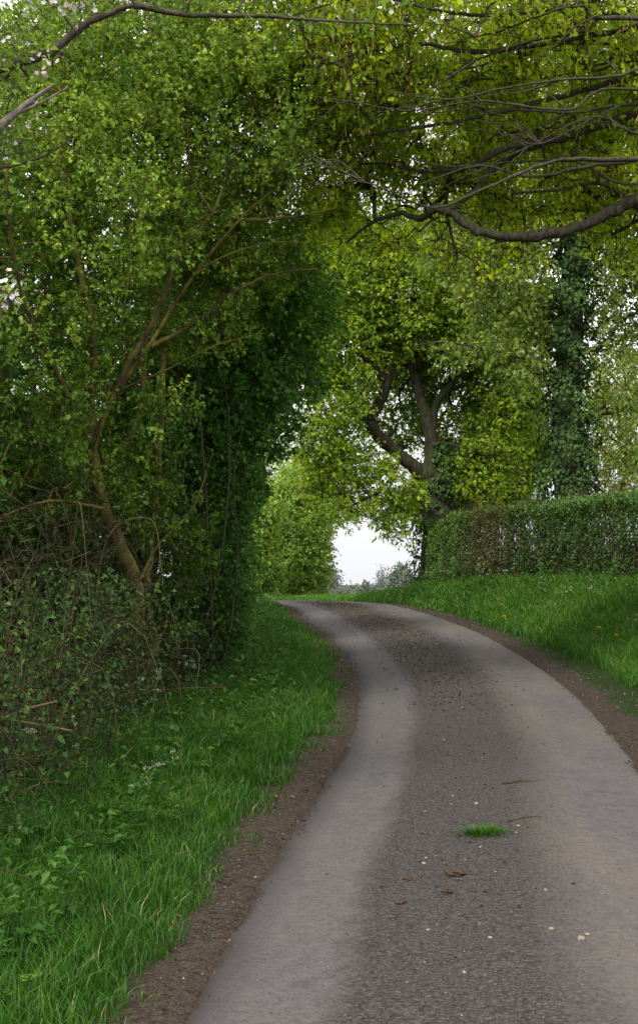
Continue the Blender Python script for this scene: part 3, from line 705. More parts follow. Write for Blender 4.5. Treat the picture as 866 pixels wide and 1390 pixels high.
# ------------------------------------------------------------------ bramble thicket
r = np.random.default_rng(77)
bt = thing('bramble_thicket', 'tangle of bare brown bramble canes and dead twigs at the foot of the maple', 'bramble', gp(-2.4, 10.0, 0))
ca = Acc()
def thicket_pts(n):
    Y = r.uniform(7.1, 14.5, n); X = LHX(Y) + .02 + r.normal(0, .15, n) - .85 * r.uniform(0, 1, n)**1.3
    return np.c_[X, Y, terrain(X, Y)]
n = 470
A = thicket_pts(n)
hgt = np.interp(A[:, 1], [7.6, 10, 12, 14.5], [1.7, 2.2, 1.6, .8]) * r.uniform(.15, 1.1, n)
for i in range(n):
    a = r.uniform(0, 6.283); L = r.uniform(.5, 1.9); d = np.array([math.cos(a) * .55 + .08, math.sin(a), 0])
    p = A[i] + [0, 0, hgt[i] * r.uniform(0, .5)]; q1 = p + d * L * .3 + [0, 0, hgt[i] * r.uniform(.3, .7)]; q2 = p + d * L * .7 + [0, 0, hgt[i] * r.uniform(.2, .8)]; q3 = p + d * L + [0, 0, hgt[i] * r.uniform(-.4, .5)]
    S = spline([p, q1 + r.normal(0, .09, 3), q2 + r.normal(0, .09, 3), q3 + r.normal(0, .05, 3)], 4)
    if i % 3:                                      # fallen and criss-crossing canes
        c = A[i] + [0, 0, hgt[i] * r.uniform(.1, 1.0)]; dv = r.normal(0, 1, 3) * [.55, 1, .55]; dv /= np.linalg.norm(dv); kk = r.normal(0, .16, 3); kk[2] = abs(kk[2])
        S = spline([c - dv * L * .5, c - dv * L * .17 + kk, c + dv * L * .17 + kk * .8, c + dv * L * .5], 4)
    S[:, 2] = np.maximum(S[:, 2], A[i][2])
    tube(ca, S, np.linspace(1, .4, len(S)) * r.uniform(.0018, .0052), 4, 0, i, tint=r.uniform(0, 1)**1.5)
n = 1900                                           # short dead side twigs
A = thicket_pts(n); A[:, 2] += r.uniform(0, 1, n) * np.interp(A[:, 1], [7.6, 10, 12, 14.5], [1.8, 2.3, 1.8, 1.0])
bent(ca, A, A + unit(r, n) * [.8, 1, .8] * r.uniform(.12, .6, n)[:, None], .0028, .0011, r, .2, 3, 3, tint=r.uniform(0, 1, n)**2.2)
ca.build('cane_tangle', B_cane, bt)['kind'] = 'stuff'
la = Acc(); n = 18000
A = thicket_pts(n); A[:, 2] += r.uniform(0, 1, n)**1.3 * np.interp(A[:, 1], [7.6, 10, 12, 14.5], [1.35, 1.6, 1.4, 1.0]); 
m = vnoise(A[:, 0] * 2 + A[:, 2], A[:, 1] + A[:, 2] * 1.7, 1.0, 70) + r.normal(0, .3, n) > .0; A = A[m]; n = len(A)
leaves(la, A, unit(r, n) + [0, 0, -.2], unit(r, n) * .6 + [0.2, -.3, .8], r.uniform(.025, .062, n), r.uniform(.020, .042, n), np.clip(r.normal(.45, .22, n), 0, 1))
la.build('leaves', M_bramble, bt)
# cut yellowish branches poking out of the tangle, each one liftable
for pts, rr, lab in [([(-30,992), (30,965), (78,952)], .010, 'pale snapped branch poking out highest from the brambles'),
                     ([(-40,968), (20,978), (60,985), (98,992)], .008, 'thin lower snapped branch crossing the brambles'),
                     ([(0,1100), (45,1068), (82,1060)], .007, 'short snapped branch lowest in the brambles')]:
    a = Acc(); S = spline(P_(8.9, *pts), 5); tube(a, S, np.linspace(1.15, .75, len(S)) * rr, 7, .1, 3, tint=.97)
    tag(a.build('broken_branch', B_cane), lab, 'branch', group='snapped branches in the brambles')

# ------------------------------------------------------------------ apple tree, top left
Ya = 7.4
b0 = gp(-3.4, Ya)
limbs = [([b0, b0 + [.1, .05, 1.6], at(-330, 420, Ya), at(-230, 260, Ya), at(-140, 150, Ya)], .12, .07)]
def lb(Y, r0, r1, *pts): limbs.append((P_(Y, *pts), r0, r1))
lb(Ya, .040, .010, (-140,150), (-40,105), (60,74), (118,32), (165,12), (187,6))
lb(Ya, .020, .005, (182,8), (262,20,.1), (352,22,.2), (440,28,.3), (560,34,.3))
lb(Ya, .020, .008, (-140,165), (-60,110), (0,108), (40,78), (60,70))
lb(Ya, .015, .004, (-200,235), (-80,238), (10,226), (60,212), (98,188))
lb(Ya, .016, .004, (-200,250), (-110,350), (-40,400), (25,410))
blobs = [(30,20,Ya,110,60,.6), (-60,110,Ya,110,70,.7), (40,110,Ya,60,30,.4,.7), (-40,230,Ya,90,60,.6), (0,410,Ya,40,40,.4), (200,-30,Ya,180,40,.5,.7), (-200,150,Ya,150,180,1.0,.7), (450,10,Ya+.3,120,25,.4,.4)]
apple, Aa = tree('apple_tree', 'wild apple tree with pink and white blossom reaching in at the upper corner', 'tree', b0, limbs, blobs, 330, 20, .045, M_bush, B_apple, 21,
                 spread=.16, tint=(.40, .25), twig_r=.0016, wid=.6, droop=.2)
r = np.random.default_rng(5)
fl = Acc()
sp = [(50,14,.5),(82,4,.3),(100,12,.5),(125,18,.3),(22,55,.3),(60,98,.5),(48,108,.4),(70,88,.4),(12,50,.3),(8,395,.6),(20,408,.6),(30,390,.4),(5,430,.4),(-20,410,.6),(475,18,.2),(520,12,.2),(395,22,.15),(95,22,.3),(10,205,.3),(110,10,.3),(-30,30,.6),(62,142,.2),(55,160,.2),(20,220,.2)]
for (px, py, wgt) in sp:
    c = at(px, py, Ya + r.normal(0, .12))
    for q in range(max(1, int(wgt * 22))):
        p = c + r.normal(0, .042, 3) + [0, -.06, 0]; ax = nrm(r.normal(0, .6, 3) + [0, -.7, .3]); e1 = nrm(np.cross(ax, [.3, .2, 1])); e2 = np.cross(ax, e1)
        bud = r.uniform() < .3; tn = r.uniform(0, .35) if bud else r.uniform(.55, 1.0); Lp = .009 if bud else .020
        th = np.arange(5) * 1.2566 + r.uniform(0, 6)
        D = np.cos(th)[:, None] * e1 + np.sin(th)[:, None] * e2 + ax * (.9 if bud else .3)
        leaves(fl, np.tile(p, (5, 1)), D, np.tile(ax, (5, 1)), Lp, Lp * .85, np.full(5, tn), fold=.1, curl=-.1)
fl.build('blossom', M_petal, apple)
# grey dead stub hanging into the corner
a = Acc(); S = spline(P_(Ya - .2, (-70,225), (0,172), (38,140), (72,116)), 6); tube(a, S, np.linspace(.032, .009, len(S)), 9, .16, 8)
S = spline(P_(Ya - .2, (20,156), (55,140), (92,119)), 5); tube(a, S, np.linspace(.011, .004, len(S)), 6, .1, 9)
a.build('dead_bough', B_stub, apple, smooth=True)

# ------------------------------------------------------------------ near oak overhanging from the right
Yo = 14.5
b0 = gp(6.9, 15.2)
limbs = [([b0, b0 + [.05, 0, 2.0], b0 + [-.1, 0, 4.0], b0 + [-.25, -.1, 6.5], b0 + [-.1, -.1, 9.0]], .42, .20)]
lb(14.6, .088, .044, (1235,360,.5), (1080,235,.3), (960,245), (870,268), (838,283), (790,306), (745,318), (705,322), (665,318), (628,302), (604,284))
lb(14.6, .060, .012, (606,288), (592,282), (570,296,.2), (545,290,.3), (505,302,.5), (470,330,.7))
lb(14.6, .060, .030, (1235,220,.5), (1080,120,.2), (960,128), (866,152), (800,176), (735,194), (690,214), (660,238), (640,262), (612,283))
lb(14.4, .040, .008, (735,194), (690,200), (630,228,.2), (570,232,.3), (510,222,.4), (430,230,.5))
lb(14.2, .055, .010, (1240,90,.6), (1050,60), (900,88), (800,120), (715,142), (620,165), (520,180), (420,196))
lb(13.6, .055, .009, (1240,20,.8), (1080,-10), (960,10), (866,35), (760,55), (650,70), (560,60), (460,82), (370,110))
lb(13.2, .045, .008, (1240,-40,1), (1080,-60), (940,-40), (800,0), (690,20), (600,15), (500,-5), (400,20))
lb(14.8, .045, .010, (1080,250), (980,330), (900,310), (820,250), (760,258), (690,262))
lb(15.0, .022, .006, (604,284), (615,330), (620,352,.1), (612,370,.1))       # dead hanging limb
lb(15.0, .014, .004, (618,340), (640,352), (645,366))
lb(14.6, .018, .005, (598,282), (640,292), (660,312), (690,325))
lb(14.0, .04, .008, (1080,150), (950,190), (880,215), (800,225), (720,240), (650,225), (570,250))
blobs = [(640,40,13.6,300,80,1.8,1.3), (470,90,13.8,130,110,1.4,1.1), (780,100,14.2,160,90,1.7,1.1), (560,170,14.4,160,70,1.4), (720,230,14.8,130,60,1.3,.8), (430,200,14.2,80,70,1.0,.8),
         (620,-50,13.5,330,70,2.0,.9), (860,200,14.8,120,120,1.5,.9), (960,120,14.8,160,200,1.8,.5), (1150,80,15,170,300,2.0,.6), (520,260,15.0,90,40,.8,.55), (370,60,13.4,80,90,1.0,.6), (850,330,15.2,60,40,.8,.5)]
ro = np.random.default_rng(333); oz = []
for q in range(13):
    y0 = -20 + q * 21 + ro.normal(0, 14); Yq = 13.6 + ro.normal(0, .5); xs0 = ro.uniform(820, 980); xe = ro.uniform(400, 700); dyy = ro.uniform(-50, 70)
    pts = [(1070, y0 * .6 + 60 + ro.normal(0, 20)), (xs0, y0 + ro.normal(0, 15))]
    nseg = ro.integers(4, 7)
    for m_ in range(1, nseg + 1):
        f_ = m_ / nseg; pts.append((xs0 + (xe - xs0) * f_ + ro.normal(0, 12), y0 + dyy * f_ ** 1.4 + ro.normal(0, 15), ro.normal(0, .2)))
    r0_ = ro.uniform(.014, .032); lb(Yq, r0_, .004, *pts); oz.append(([p[:2] for p in pts[1:]], Yq, 3))
    for w_ in range(3):                        # forks
        k_ = ro.integers(1, len(pts) - 1); p_ = pts[k_]; sg = ro.choice([-1, 1]); dx_ = -ro.uniform(50, 120); sl_ = ro.uniform(.3, .9) * sg
        lb(Yq, r0_ * .55, .003, (p_[0], p_[1]), (p_[0] + dx_ * .4, p_[1] + dx_ * -.4 * sl_ + ro.normal(0, 6)), (p_[0] + dx_, p_[1] - dx_ * sl_ * .7 + ro.normal(0, 10)))
blobs += [(470,310,15.6,70,30,.6,.5), (560,320,15.8,60,22,.6,.45), (680,350,15.8,90,20,.6,.4), (400,300,15.4,40,40,.6,.3), (500,250,15.6,150,50,.8,.45), (560,150,15.4,200,90,.9,.6), (430,270,15.3,60,50,.6,.35), (700,260,15.8,140,40,.7,.8)]
oak, Ao = tree('oak', 'spreading oak hung with catkins, its long grey limbs reaching across from outside', 'tree', b0, limbs, [(b[0],b[1],b[2]+.7)+tuple(b[3:]) for b in blobs], 3500, 25, .068, M_oak, B_limb, 31,
               spread=.28, lobed=True, tint=(.52, .25), twig_r=.0034, wid=.62, droop=.45, up=.8, sides=11, lump=.10, wob=.2, bf=.3, clear=keep_clear([
    ([(866,270), (838,283), (790,306), (745,318), (705,322), (665,318), (628,302), (604,284)], 14.6, 13), ([(866,152), (800,176), (735,194), (690,214), (660,238), (640,262), (612,283)], 14.6, 11),
    ([(735,194), (690,200), (630,228), (570,232), (510,222)], 14.6, 11), ([(866,100), (800,120), (715,142), (620,165), (520,180)], 14.2, 9), ([(604,284), (618,340), (645,366)], 15, 18), ([(866,220), (800,225), (720,240), (650,225), (570,250)], 14.0, 8)] + oz))
r = np.random.default_rng(32)
ck = Acc(); sel = Ao[r.uniform(size=len(Ao)) < .75]
P = np.repeat(sel, 13, 0) + r.normal(0, .12, (len(sel)*13, 3)); n = len(P)
D = np.c_[r.normal(0, .2, n), r.normal(0, .2, n), -np.ones(n)]
leaves(ck, P, D, unit(r, n), r.uniform(.05, .11, n), .010, np.clip(r.normal(.55, .25, n), 0, 1))
ck.build('catkins', M_catkin, oak)

# ------------------------------------------------------------------ oaks behind the hedge
def add_ivy(root, P, rad, n, L, seed, top=1.0, tintm=.45, mat=None):
    r = np.random.default_rng(seed); S = spline(P, 12); seg = np.r_[0, np.cumsum(np.linalg.norm(np.diff(S, axis=0), axis=1))]
    t = r.uniform(0, 1, n); k = np.c_[[np.interp(t * seg[-1], seg, S[:, j]) for j in range(3)]].T
    rd = np.interp(t, np.linspace(0, 1, len(rad)), rad)
    a = r.uniform(0, 6.283, n); o_ = np.c_[np.cos(a), np.sin(a), 0*a]
    lumpy = 1 + .34 * np.sin(a * 2 + t * 17) * np.sin(t * 31 + a) + .22 * np.sin(t * 57 + a * 3) + .16 * np.sin(a * 5 - t * 43)
    q = k + o_ * (rd * lumpy * (1 - .38 * r.uniform(0, 1, n)**2))[:, None]
    D = nrm(o_ * .35 + unit(r, n) * .6 + [0, 0, -.75]); N_ = nrm(o_ + unit(r, n) * .55 + [0, 0, .35])
    Ls = L * r.uniform(.6, 1.3, n)
    ac = Acc(); leaves(ac, q, D, N_, Ls, Ls * .85, np.clip(tintm + .25 * (lumpy - 1) * 2 + r.normal(0, .2, n), 0, 1))
    return ac.build('ivy', mat or M_ivy, root)
Yi = 30.0
b0 = gp(5.75, Yi)
tp = [b0, at(772, 690, Yi), at(772, 560, Yi), at(774, 430, Yi), at(782, 330, Yi), at(790, 230, Yi), at(795, 120, Yi)]
limbs = [(tp, .42, .16)]
lb(30, .10, .02, (776,430), (720,400,.4), (660,360,.8), (600,340,1), (560,330,1.2))
lb(30, .10, .02, (780,380), (840,340,-.3), (900,300,-.6), (960,290,-1))
lb(30, .08, .02, (782,330), (730,270,.5), (690,220,.8), (640,160,1))
lb(30, .08, .02, (774,480), (815,470,-.5), (850,430,-.9), (900,420,-1.3))
lb(30, .05, .012, (776,520), (720,490,-.5), (680,480,-.9), (640,470,-1.1), (600,464,-1.2), (560,470,-1.2))
lb(30, .06, .015, (776,560), (830,560,-.6), (880,540,-1), (930,560,-1.2))
blobs = [(700,400,30,80,80,1.6), (850,400,29.5,60,90,1.6,.9), (830,520,29,60,40,1.0,.4), (740,250,30.5,150,110,2.2), (650,330,31,80,60,1.4), (900,300,29.5,90,130,2,.7), (720,500,28.8,40,45,.7,.5), (640,470,29,70,28,.8,.4), (770,120,30,200,100,2.5,.8), (835,590,29.3,45,55,.8,.5)]
ivyoak, _ = tree('oak', 'tall straight oak thickly wrapped in dark ivy, rising behind the clipped hedge', 'tree', b0, limbs, blobs, 1800, 30, .115, M_ioak, B_oak, 41,
                 spread=.38, tint=(.45, .25), twig_r=.004, lobed=False, wid=.6, clear=keep_clear([([(772,700), (772,560), (774,430), (782,330)], 30, 41)]))
add_ivy(ivyoak, tp[:6], [.66, .64, .62, .62, .60, .42, .26], 13000, .095, 42)
Yf = 38.0
b0 = gp(3.36, Yf)
tp = [b0, at(592, 700, Yf), at(587, 665, Yf), at(578, 640, Yf)]
limbs = [(tp, .46, .36)]
lb(38, .22, .12, (582,655), (562,635,-.2), (535,612,-.4), (512,590,-.6), (503,572,-.6), (512,552,-.7), (522,530,-.7), (528,500,-.6), (522,470,-.5))
lb(38, .23, .10, (582,655), (586,610), (581,575), (571,545), (566,520), (560,490,.2), (566,450,.3), (560,400,.4))
lb(38, .12, .05, (586,590), (592,548), (606,530), (622,510), (635,480), (660,450), (680,400))
lb(38, .10, .03, (525,520,-.7), (500,490,-.8), (470,470,-1), (440,440,-1.3))
lb(38, .09, .02, (503,575,-.6), (475,562,-1), (445,570,-1.4), (415,560,-1.8))
lb(38, .10, .03, (562,500), (590,470), (610,430), (620,370))
lb(38, .08, .02, (610,528,.1), (650,520), (690,540), (730,530))
lb(38, .06, .02, (545,620,-.4), (530,650,-.8), (510,670,-1.2), (490,680,-1.5), (470,690,-1.6))
lb(38, .06, .02, (592,600), (640,610,-.2), (680,630,-.4), (715,640,-.5))
lb(38, .07, .02, (560,440,.3), (530,390,.5), (500,340,.7))
blobs = [(560,400,38,110,110,2.4), (470,480,37,60,80,1.6), (650,420,38,90,100,2.2), (600,340,38.5,130,70,2.2,.8), (680,550,38.5,60,75,1.6,.9), (660,640,38,60,45,1.3,.9), (535,660,36.8,45,40,1.0,.8), (490,630,36.8,55,45,1.2,.8),
         (450,560,36.5,45,60,1.2,.9), (620,590,39.5,60,70,1.0,.8), (540,540,40,60,80,.8,.9), (500,690,36.5,42,22,.8,.7), (545,715,36.8,28,18,.6,.4), (720,470,39,60,90,1.4,.8), (480,370,37.5,80,90,1.5,.9), (430,600,36.4,30,40,.8,.7), (440,430,36.8,50,90,1.3,.9), (640,660,40.5,90,45,1.2,1.1), (700,600,41,70,80,1.4,1), (450,650,37,50,40,1,.7), (440,330,37.5,70,70,1.3,.8), (620,690,40.5,110,30,1.0,.8), (590,470,39.5,120,70,1.2,.9)]
foak, _ = tree('oak', 'fork-trunked oak with fresh yellow-green leaves at the far end of the clipped hedge', 'tree', b0, limbs, blobs, 3900, 34, .125, M_foak, B_oak, 51,
               spread=.46, tint=(.5, .26), twig_r=.006, wid=.62, droop=.3, lump=.1, up=.7, clear=keep_clear([([(592,700), (587,665), (578,640), (586,610), (581,575), (571,545), (566,510)], 38, 15),
     ([(562,635), (535,612), (512,590), (503,572), (512,552), (522,530), (526,510)], 38, 16), ([(586,590), (592,548), (606,530), (622,510)], 38, 14)]))
add_ivy(foak, [tp[0], tp[1], at(598, 660, Yf), at(596, 600, Yf)], [.66, .62, .48, .3], 2600, .11, 52)
# light tree beyond the hedge on the right
for (px, Y, toppy, rpx, sd_, lab) in [(845, 44, 470, 70, 61, 'pale young ash beyond the clipped hedge, to the far right of the ivy-wrapped trunk'), (690, 50, 500, 60, 62, 'pale thin birch seen beyond the hedge between the two oaks')]:
    X = (px - 433) / F * Y; b0 = gp(X, Y)
    limbs = [([b0, at(px, 700, Y), at(px + 6, 600, Y), at(px, toppy, Y)], .16, .03)]
    for q in range(5): lb(Y, .05, .012, (px + 3, 690 - q*40), (px + (30 if q % 2 else -30), 665 - q*42), (px + (rpx*.8 if q % 2 else -rpx*.8), 640 - q*42))
    tree('slender_tree', lab, 'tree', b0, limbs, [(px, (toppy + 690) / 2, Y, rpx, (700 - toppy) / 2, 2.0)], 330, 26, .14, M_ioak, B_hazel, sd_, spread=.5, tint=(.7, .25), twig_r=.005)

# ------------------------------------------------------------------ clipped hedge
r = np.random.default_rng(90)
hb = thing('hedge', 'clipped mixed hedge along the top of the grassy bank, browned in the middle', 'hedge', gp(5.05, 28, 0))
hs_ = np.linspace(0, 1, 400); hY = np.interp(hs_, [0, 1], [15, 37.1]); hX = hedge_x(hY) + .55; hZ = terrain(hX - .3, hY)
def hedge_sample(n, shell):
    t = r.uniform(0, 1, n)**.9
    Y = 15 + t * 22.1; X = hedge_x(Y) + .55; Z = terrain(X - .4, Y)
    HH = np.interp(Y, [15, 24, 30, 35.4, 36.6, 37.1], [1.75, 1.66, 1.68, 1.84, 1.62, 1.2]) + .13 * vnoise(X*0, Y, 1.7, 91) + .10 * vnoise(X*0, Y, .45, 92)
    HW = .52 + .06 * vnoise(X*0, Y, 1.7, 93)
    # position in cross-section (a in [-1,1] width, b in [0,1] height), pushed to the shell
    a = r.uniform(-1, 1, n); b = r.uniform(0, 1, n)
    if shell:
        f = r.uniform(0, 1, n); front = f < .52; top = (f >= .52) & (f < .82); back = f >= .82
        a[front] = -1 + .25 * r.uniform(0, 1, front.sum())**1.5; b[top] = 1 - .13 * r.uniform(0, 1, top.sum())**1.5; a[back] = 1 - .2 * r.uniform(0, 1, back.sum())
        end = r.uniform(0, 1, n) < .03; Y[end] = 37.1 - .1 * r.uniform(0, 1, end.sum()); X[end] = hedge_x(Y[end]) + .55
    bulge = 1 + .30 * vnoise(Y, b * 1.6, 1.1, 94) + .22 * vnoise(Y, b * 1.6, .41, 95)
    rnd = 1 - .22 * np.clip(b - .8, 0, 1)**2 * 12 * .5
    q = np.c_[X + a * HW * bulge * rnd, Y + r.normal(0, .04, n), Z + b * HH * (1 + .03 * vnoise(Y, a, .25, 96))]
    nrmv = np.c_[a, np.zeros(n), np.where(b > .85, 1.2, .25)]
    return q, nrmv, Y, b
q, nv, Y, b = hedge_sample(110000, True)
keep = vnoise(Y * 1.0, q[:, 2] * 1.2, .7, 97) + .6 * vnoise(Y * 1.3 + 5, q[:, 2], .23, 197) + r.normal(0, .35, len(Y)) > -.42
keep &= ~((b < .22) & (r.uniform(0, 1, len(b)) < .45))
q, nv, Y, b = q[keep], nv[keep], Y[keep], b[keep]; n = len(q)
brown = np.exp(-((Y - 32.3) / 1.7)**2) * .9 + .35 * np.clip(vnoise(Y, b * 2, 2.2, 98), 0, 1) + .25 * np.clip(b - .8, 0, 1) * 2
green = np.where(Y > 34.3, .74, .52) + .2 * vnoise(Y, b * 1.5, .9, 99) + .16 * ss(b, .7, 1) - .12 * ss(-b, -.35, 0)  # shading painted into the low leaves, tint lightened at the top
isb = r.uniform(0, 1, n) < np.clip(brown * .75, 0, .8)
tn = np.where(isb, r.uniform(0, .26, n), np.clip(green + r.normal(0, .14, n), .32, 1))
Ls = r.uniform(.04, .078, n)
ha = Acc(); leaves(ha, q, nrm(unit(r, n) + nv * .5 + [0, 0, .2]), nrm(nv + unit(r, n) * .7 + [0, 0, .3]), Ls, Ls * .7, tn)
ts = r.uniform(15, 37, 1500); X = hedge_x(ts) + .55 + r.uniform(-.5, .5, 1500); Z = terrain(X - .4, ts) + np.interp(ts, [15, 24, 30, 35.4, 36.6, 37.1], [1.72, 1.63, 1.65, 1.8, 1.58, 1.1])   # new shoots on the trimmed top
for q_ in range(7):
    t_ = r.uniform(-.02, .17, 1500) * (1 + vnoise(ts, ts * 0, 1.3, 191))
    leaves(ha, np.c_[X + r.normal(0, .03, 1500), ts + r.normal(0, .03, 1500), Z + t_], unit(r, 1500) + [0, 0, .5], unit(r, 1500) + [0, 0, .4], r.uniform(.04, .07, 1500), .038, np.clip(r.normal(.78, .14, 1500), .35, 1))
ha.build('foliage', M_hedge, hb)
q, nv, Y, b = hedge_sample(6500, False)
sa = Acc(); bent(sa, q, q + np.c_[r.normal(0, .10, len(q)), r.normal(0, .12, len(q)), r.uniform(.1, .5, len(q))], .007, .003, r, .15, 2, 3)
t = r.uniform(15, 37, 900); X = hedge_x(t) + .55 + r.uniform(-.45, .4, 900); Z = terrain(X, t)
bent(sa, np.c_[X, t, Z - .05], np.c_[X + r.normal(0, .1, 900), t + r.normal(0, .12, 900), Z + r.uniform(.5, 1.2, 900)], .014, .006, r, .1, 3, 4)
sa.build('stem_tangle', B_twig, hb)

# ------------------------------------------------------------------ bushes at the bend
for (px, Y, toppy, rpx, sd_, lab, n, tn) in [
        (400, 52, 628, 52, 71, 'rounded light-green hawthorn bush directly facing the bend', 620, .5), (352, 47, 650, 26, 72, 'upright light-green bush half hidden by the dark hedgerow at the bend', 320, .55),
        (425, 58, 676, 20, 73, 'light-green bush bordering the bright gap at the crest', 380, .42), (385, 62, 575, 50, 74, 'taller hazy green tree above the bushes at the bend', 420, .75)]:
    X = (px - 433) / F * Y; b0 = gp(X, Y); limbs = []; r = np.random.default_rng(sd_)
    topz = at(px, toppy, Y)[2]; hh = topz - b0[2]
    for q in range(6):
        a = r.uniform(0, 6.28); e = b0 + np.array([math.cos(a) * rpx * Y / F * .7, math.sin(a) * .8, hh * r.uniform(.6, .92)])
        limbs.append(([b0 + r.normal(0, .1, 3) * [1, 1, 0], b0 + (e - b0) * .5 + r.normal(0, .12, 3), e], .06, .015))
    cpy = 790 - (b0[2] + hh * .52 - EYE) * F / Y
    arch = [(px + 38, 700, Y - .5, 26, 22, .6, .9), (px + 62, 692, Y - .5, 22, 12, .5, .9), (px + 10, 690, Y, 26, 40, .9, .9)] if px == 425 else []
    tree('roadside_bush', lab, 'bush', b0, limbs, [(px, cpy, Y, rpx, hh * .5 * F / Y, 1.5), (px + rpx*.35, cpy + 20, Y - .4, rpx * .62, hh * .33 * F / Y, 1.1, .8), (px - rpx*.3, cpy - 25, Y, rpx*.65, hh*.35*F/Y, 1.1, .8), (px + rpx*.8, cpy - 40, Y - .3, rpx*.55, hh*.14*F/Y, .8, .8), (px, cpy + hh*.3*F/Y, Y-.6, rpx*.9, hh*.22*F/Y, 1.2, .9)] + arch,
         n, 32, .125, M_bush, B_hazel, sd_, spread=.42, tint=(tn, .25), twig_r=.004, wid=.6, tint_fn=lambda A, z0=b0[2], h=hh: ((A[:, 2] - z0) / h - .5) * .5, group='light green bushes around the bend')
r = np.random.default_rng(3)
bb = Acc(); X = r.normal(-1.9, .5, 260); Y = r.normal(46.5, .5, 260)
# distant trees through the gap
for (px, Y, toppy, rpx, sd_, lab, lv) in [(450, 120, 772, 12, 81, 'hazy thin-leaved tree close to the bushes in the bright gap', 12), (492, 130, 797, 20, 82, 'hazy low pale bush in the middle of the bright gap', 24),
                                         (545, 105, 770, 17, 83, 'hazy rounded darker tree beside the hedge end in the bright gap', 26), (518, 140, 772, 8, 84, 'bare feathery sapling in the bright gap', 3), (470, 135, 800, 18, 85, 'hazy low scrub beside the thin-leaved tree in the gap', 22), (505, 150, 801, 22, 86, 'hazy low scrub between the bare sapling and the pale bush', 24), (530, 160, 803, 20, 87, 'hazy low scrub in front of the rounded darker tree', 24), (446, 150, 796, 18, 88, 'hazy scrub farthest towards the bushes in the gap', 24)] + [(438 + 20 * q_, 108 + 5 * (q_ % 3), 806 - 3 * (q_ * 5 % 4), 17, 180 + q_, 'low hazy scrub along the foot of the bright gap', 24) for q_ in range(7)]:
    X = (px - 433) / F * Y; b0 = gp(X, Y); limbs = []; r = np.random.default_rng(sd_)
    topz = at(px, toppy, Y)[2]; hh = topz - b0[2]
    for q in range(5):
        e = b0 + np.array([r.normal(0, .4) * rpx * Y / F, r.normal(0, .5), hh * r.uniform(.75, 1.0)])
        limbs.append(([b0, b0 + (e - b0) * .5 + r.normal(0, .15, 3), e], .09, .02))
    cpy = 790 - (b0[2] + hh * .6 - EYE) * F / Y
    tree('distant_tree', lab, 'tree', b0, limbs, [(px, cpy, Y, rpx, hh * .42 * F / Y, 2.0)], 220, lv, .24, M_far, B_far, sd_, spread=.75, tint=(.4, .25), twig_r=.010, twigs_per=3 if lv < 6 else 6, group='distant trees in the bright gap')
# wider background trees so the view holds from the side too
r = np.random.default_rng(200)
for (x, y, hh, rx, lab) in [(-14, 60, 9, 5, 'full green field tree far behind the hedgerow, nearer one'), (-24, 85, 11, 6, 'full green field tree far behind the hedgerow, farther one'), (22, 70, 10, 5, 'full green field tree in the field behind the clipped hedge')]:
    b0 = gp(x, y); limbs = [([b0, b0 + [0, 0, hh * .4], b0 + [.3, 0, hh * .85]], .35, .06)]; k = F / y
    tree('field_tree', lab, 'tree', b0, limbs, [(433 + x * k, 790 - (b0[2] + hh * .58 - EYE) * k, y, rx * k, hh * .42 * k, rx)], 380, 24, .3, M_bush, B_oak, int(x + 300), spread=1.0, tint=(.4, .25), twig_r=.01)

# ------------------------------------------------------------------ cow parsley
def parsley(px, py, Y, hgt, seed, label, grp, lean=.0):
    r = np.random.default_rng(seed)
    X = (px - 433) / F * Y; b = gp(X, Y, -.02); root = thing('cow_parsley', label, 'wildflower', b, grp)
    top = b + np.array([lean + r.normal(0, .03), r.normal(0, .03), hgt]); st = Acc()
    S = spline([b, b + (top - b) * .5 + r.normal(0, .02, 3), top], 5); tube(st, S, np.linspace(.0045, .0022, len(S)) * max(1, Y / 16), 5, 0)
    um = Acc(); lf = Acc(); ends = [top]
    for q in range(r.integers(2, 5)):
        k = r.integers(5, len(S) - 1); e = S[k] + np.array([r.normal(0, .09), r.normal(0, .09), r.uniform(.08, .22)]); ends.append(e)
        bent(st, S[k:k+1], e[None], .0024 * max(1, Y / 16), .0015 * max(1, Y / 16), r, .1, 2, 4)
    for e in ends:
        m = 7; a = r.uniform(0, 6.28, m); rr = .024 * r.uniform(.5, 1.2, m)
        tips = e + np.c_[np.cos(a) * rr, np.sin(a) * rr, .025 + r.normal(0, .006, m)]
        bent(st, np.tile(e, (m, 1)), tips, .0009, .0007, r, .05, 1, 3)
        for tpt in tips:
            n = 4; leaves(um, tpt + r.normal(0, .006, (n, 3)), unit(r, n) * [1, 1, .3], np.tile([0, -.3, 1.], (n, 1)), .0065 * max(1, Y / 18), .006 * max(1, Y / 18), r.uniform(.3, 1, n), curl=0)
    n = 5; a = r.uniform(0, 6.28, n)
    fronds(r, lf, b + (top - b) * r.uniform(.1, .55, n)[:, None], np.c_[np.cos(a), np.sin(a), .5 + 0 * a], r.uniform(.12, .22, n), r.normal(.6, .15, n))
    st.build('stem', M_herb, root, smooth=True); um.build('flower_head', M_umbel, root); lf.build('leaves', M_herb, root)
for i, (px, Y, h, ln, lab) in enumerate([(188, 10.2, .68, .16, 'tallest cow parsley leaning on the shaded verge before the maple trunk'), (252, 13.0, .55, .06, 'slim cow parsley against the dark foot of the hazel'),
        (222, 9.7, .26, .0, 'low cow parsley in bloom in the middle of the shaded verge'), (208, 9.2, .2, .0, 'shortest cow parsley of the shaded verge, nearest the camera'), (40, 8.4, .62, .02, 'cow parsley with few white flowers in front of the brambles')]):
    parsley(px, 0, Y, h, 300 + i, lab, 'cow parsley on the shaded verge', ln)
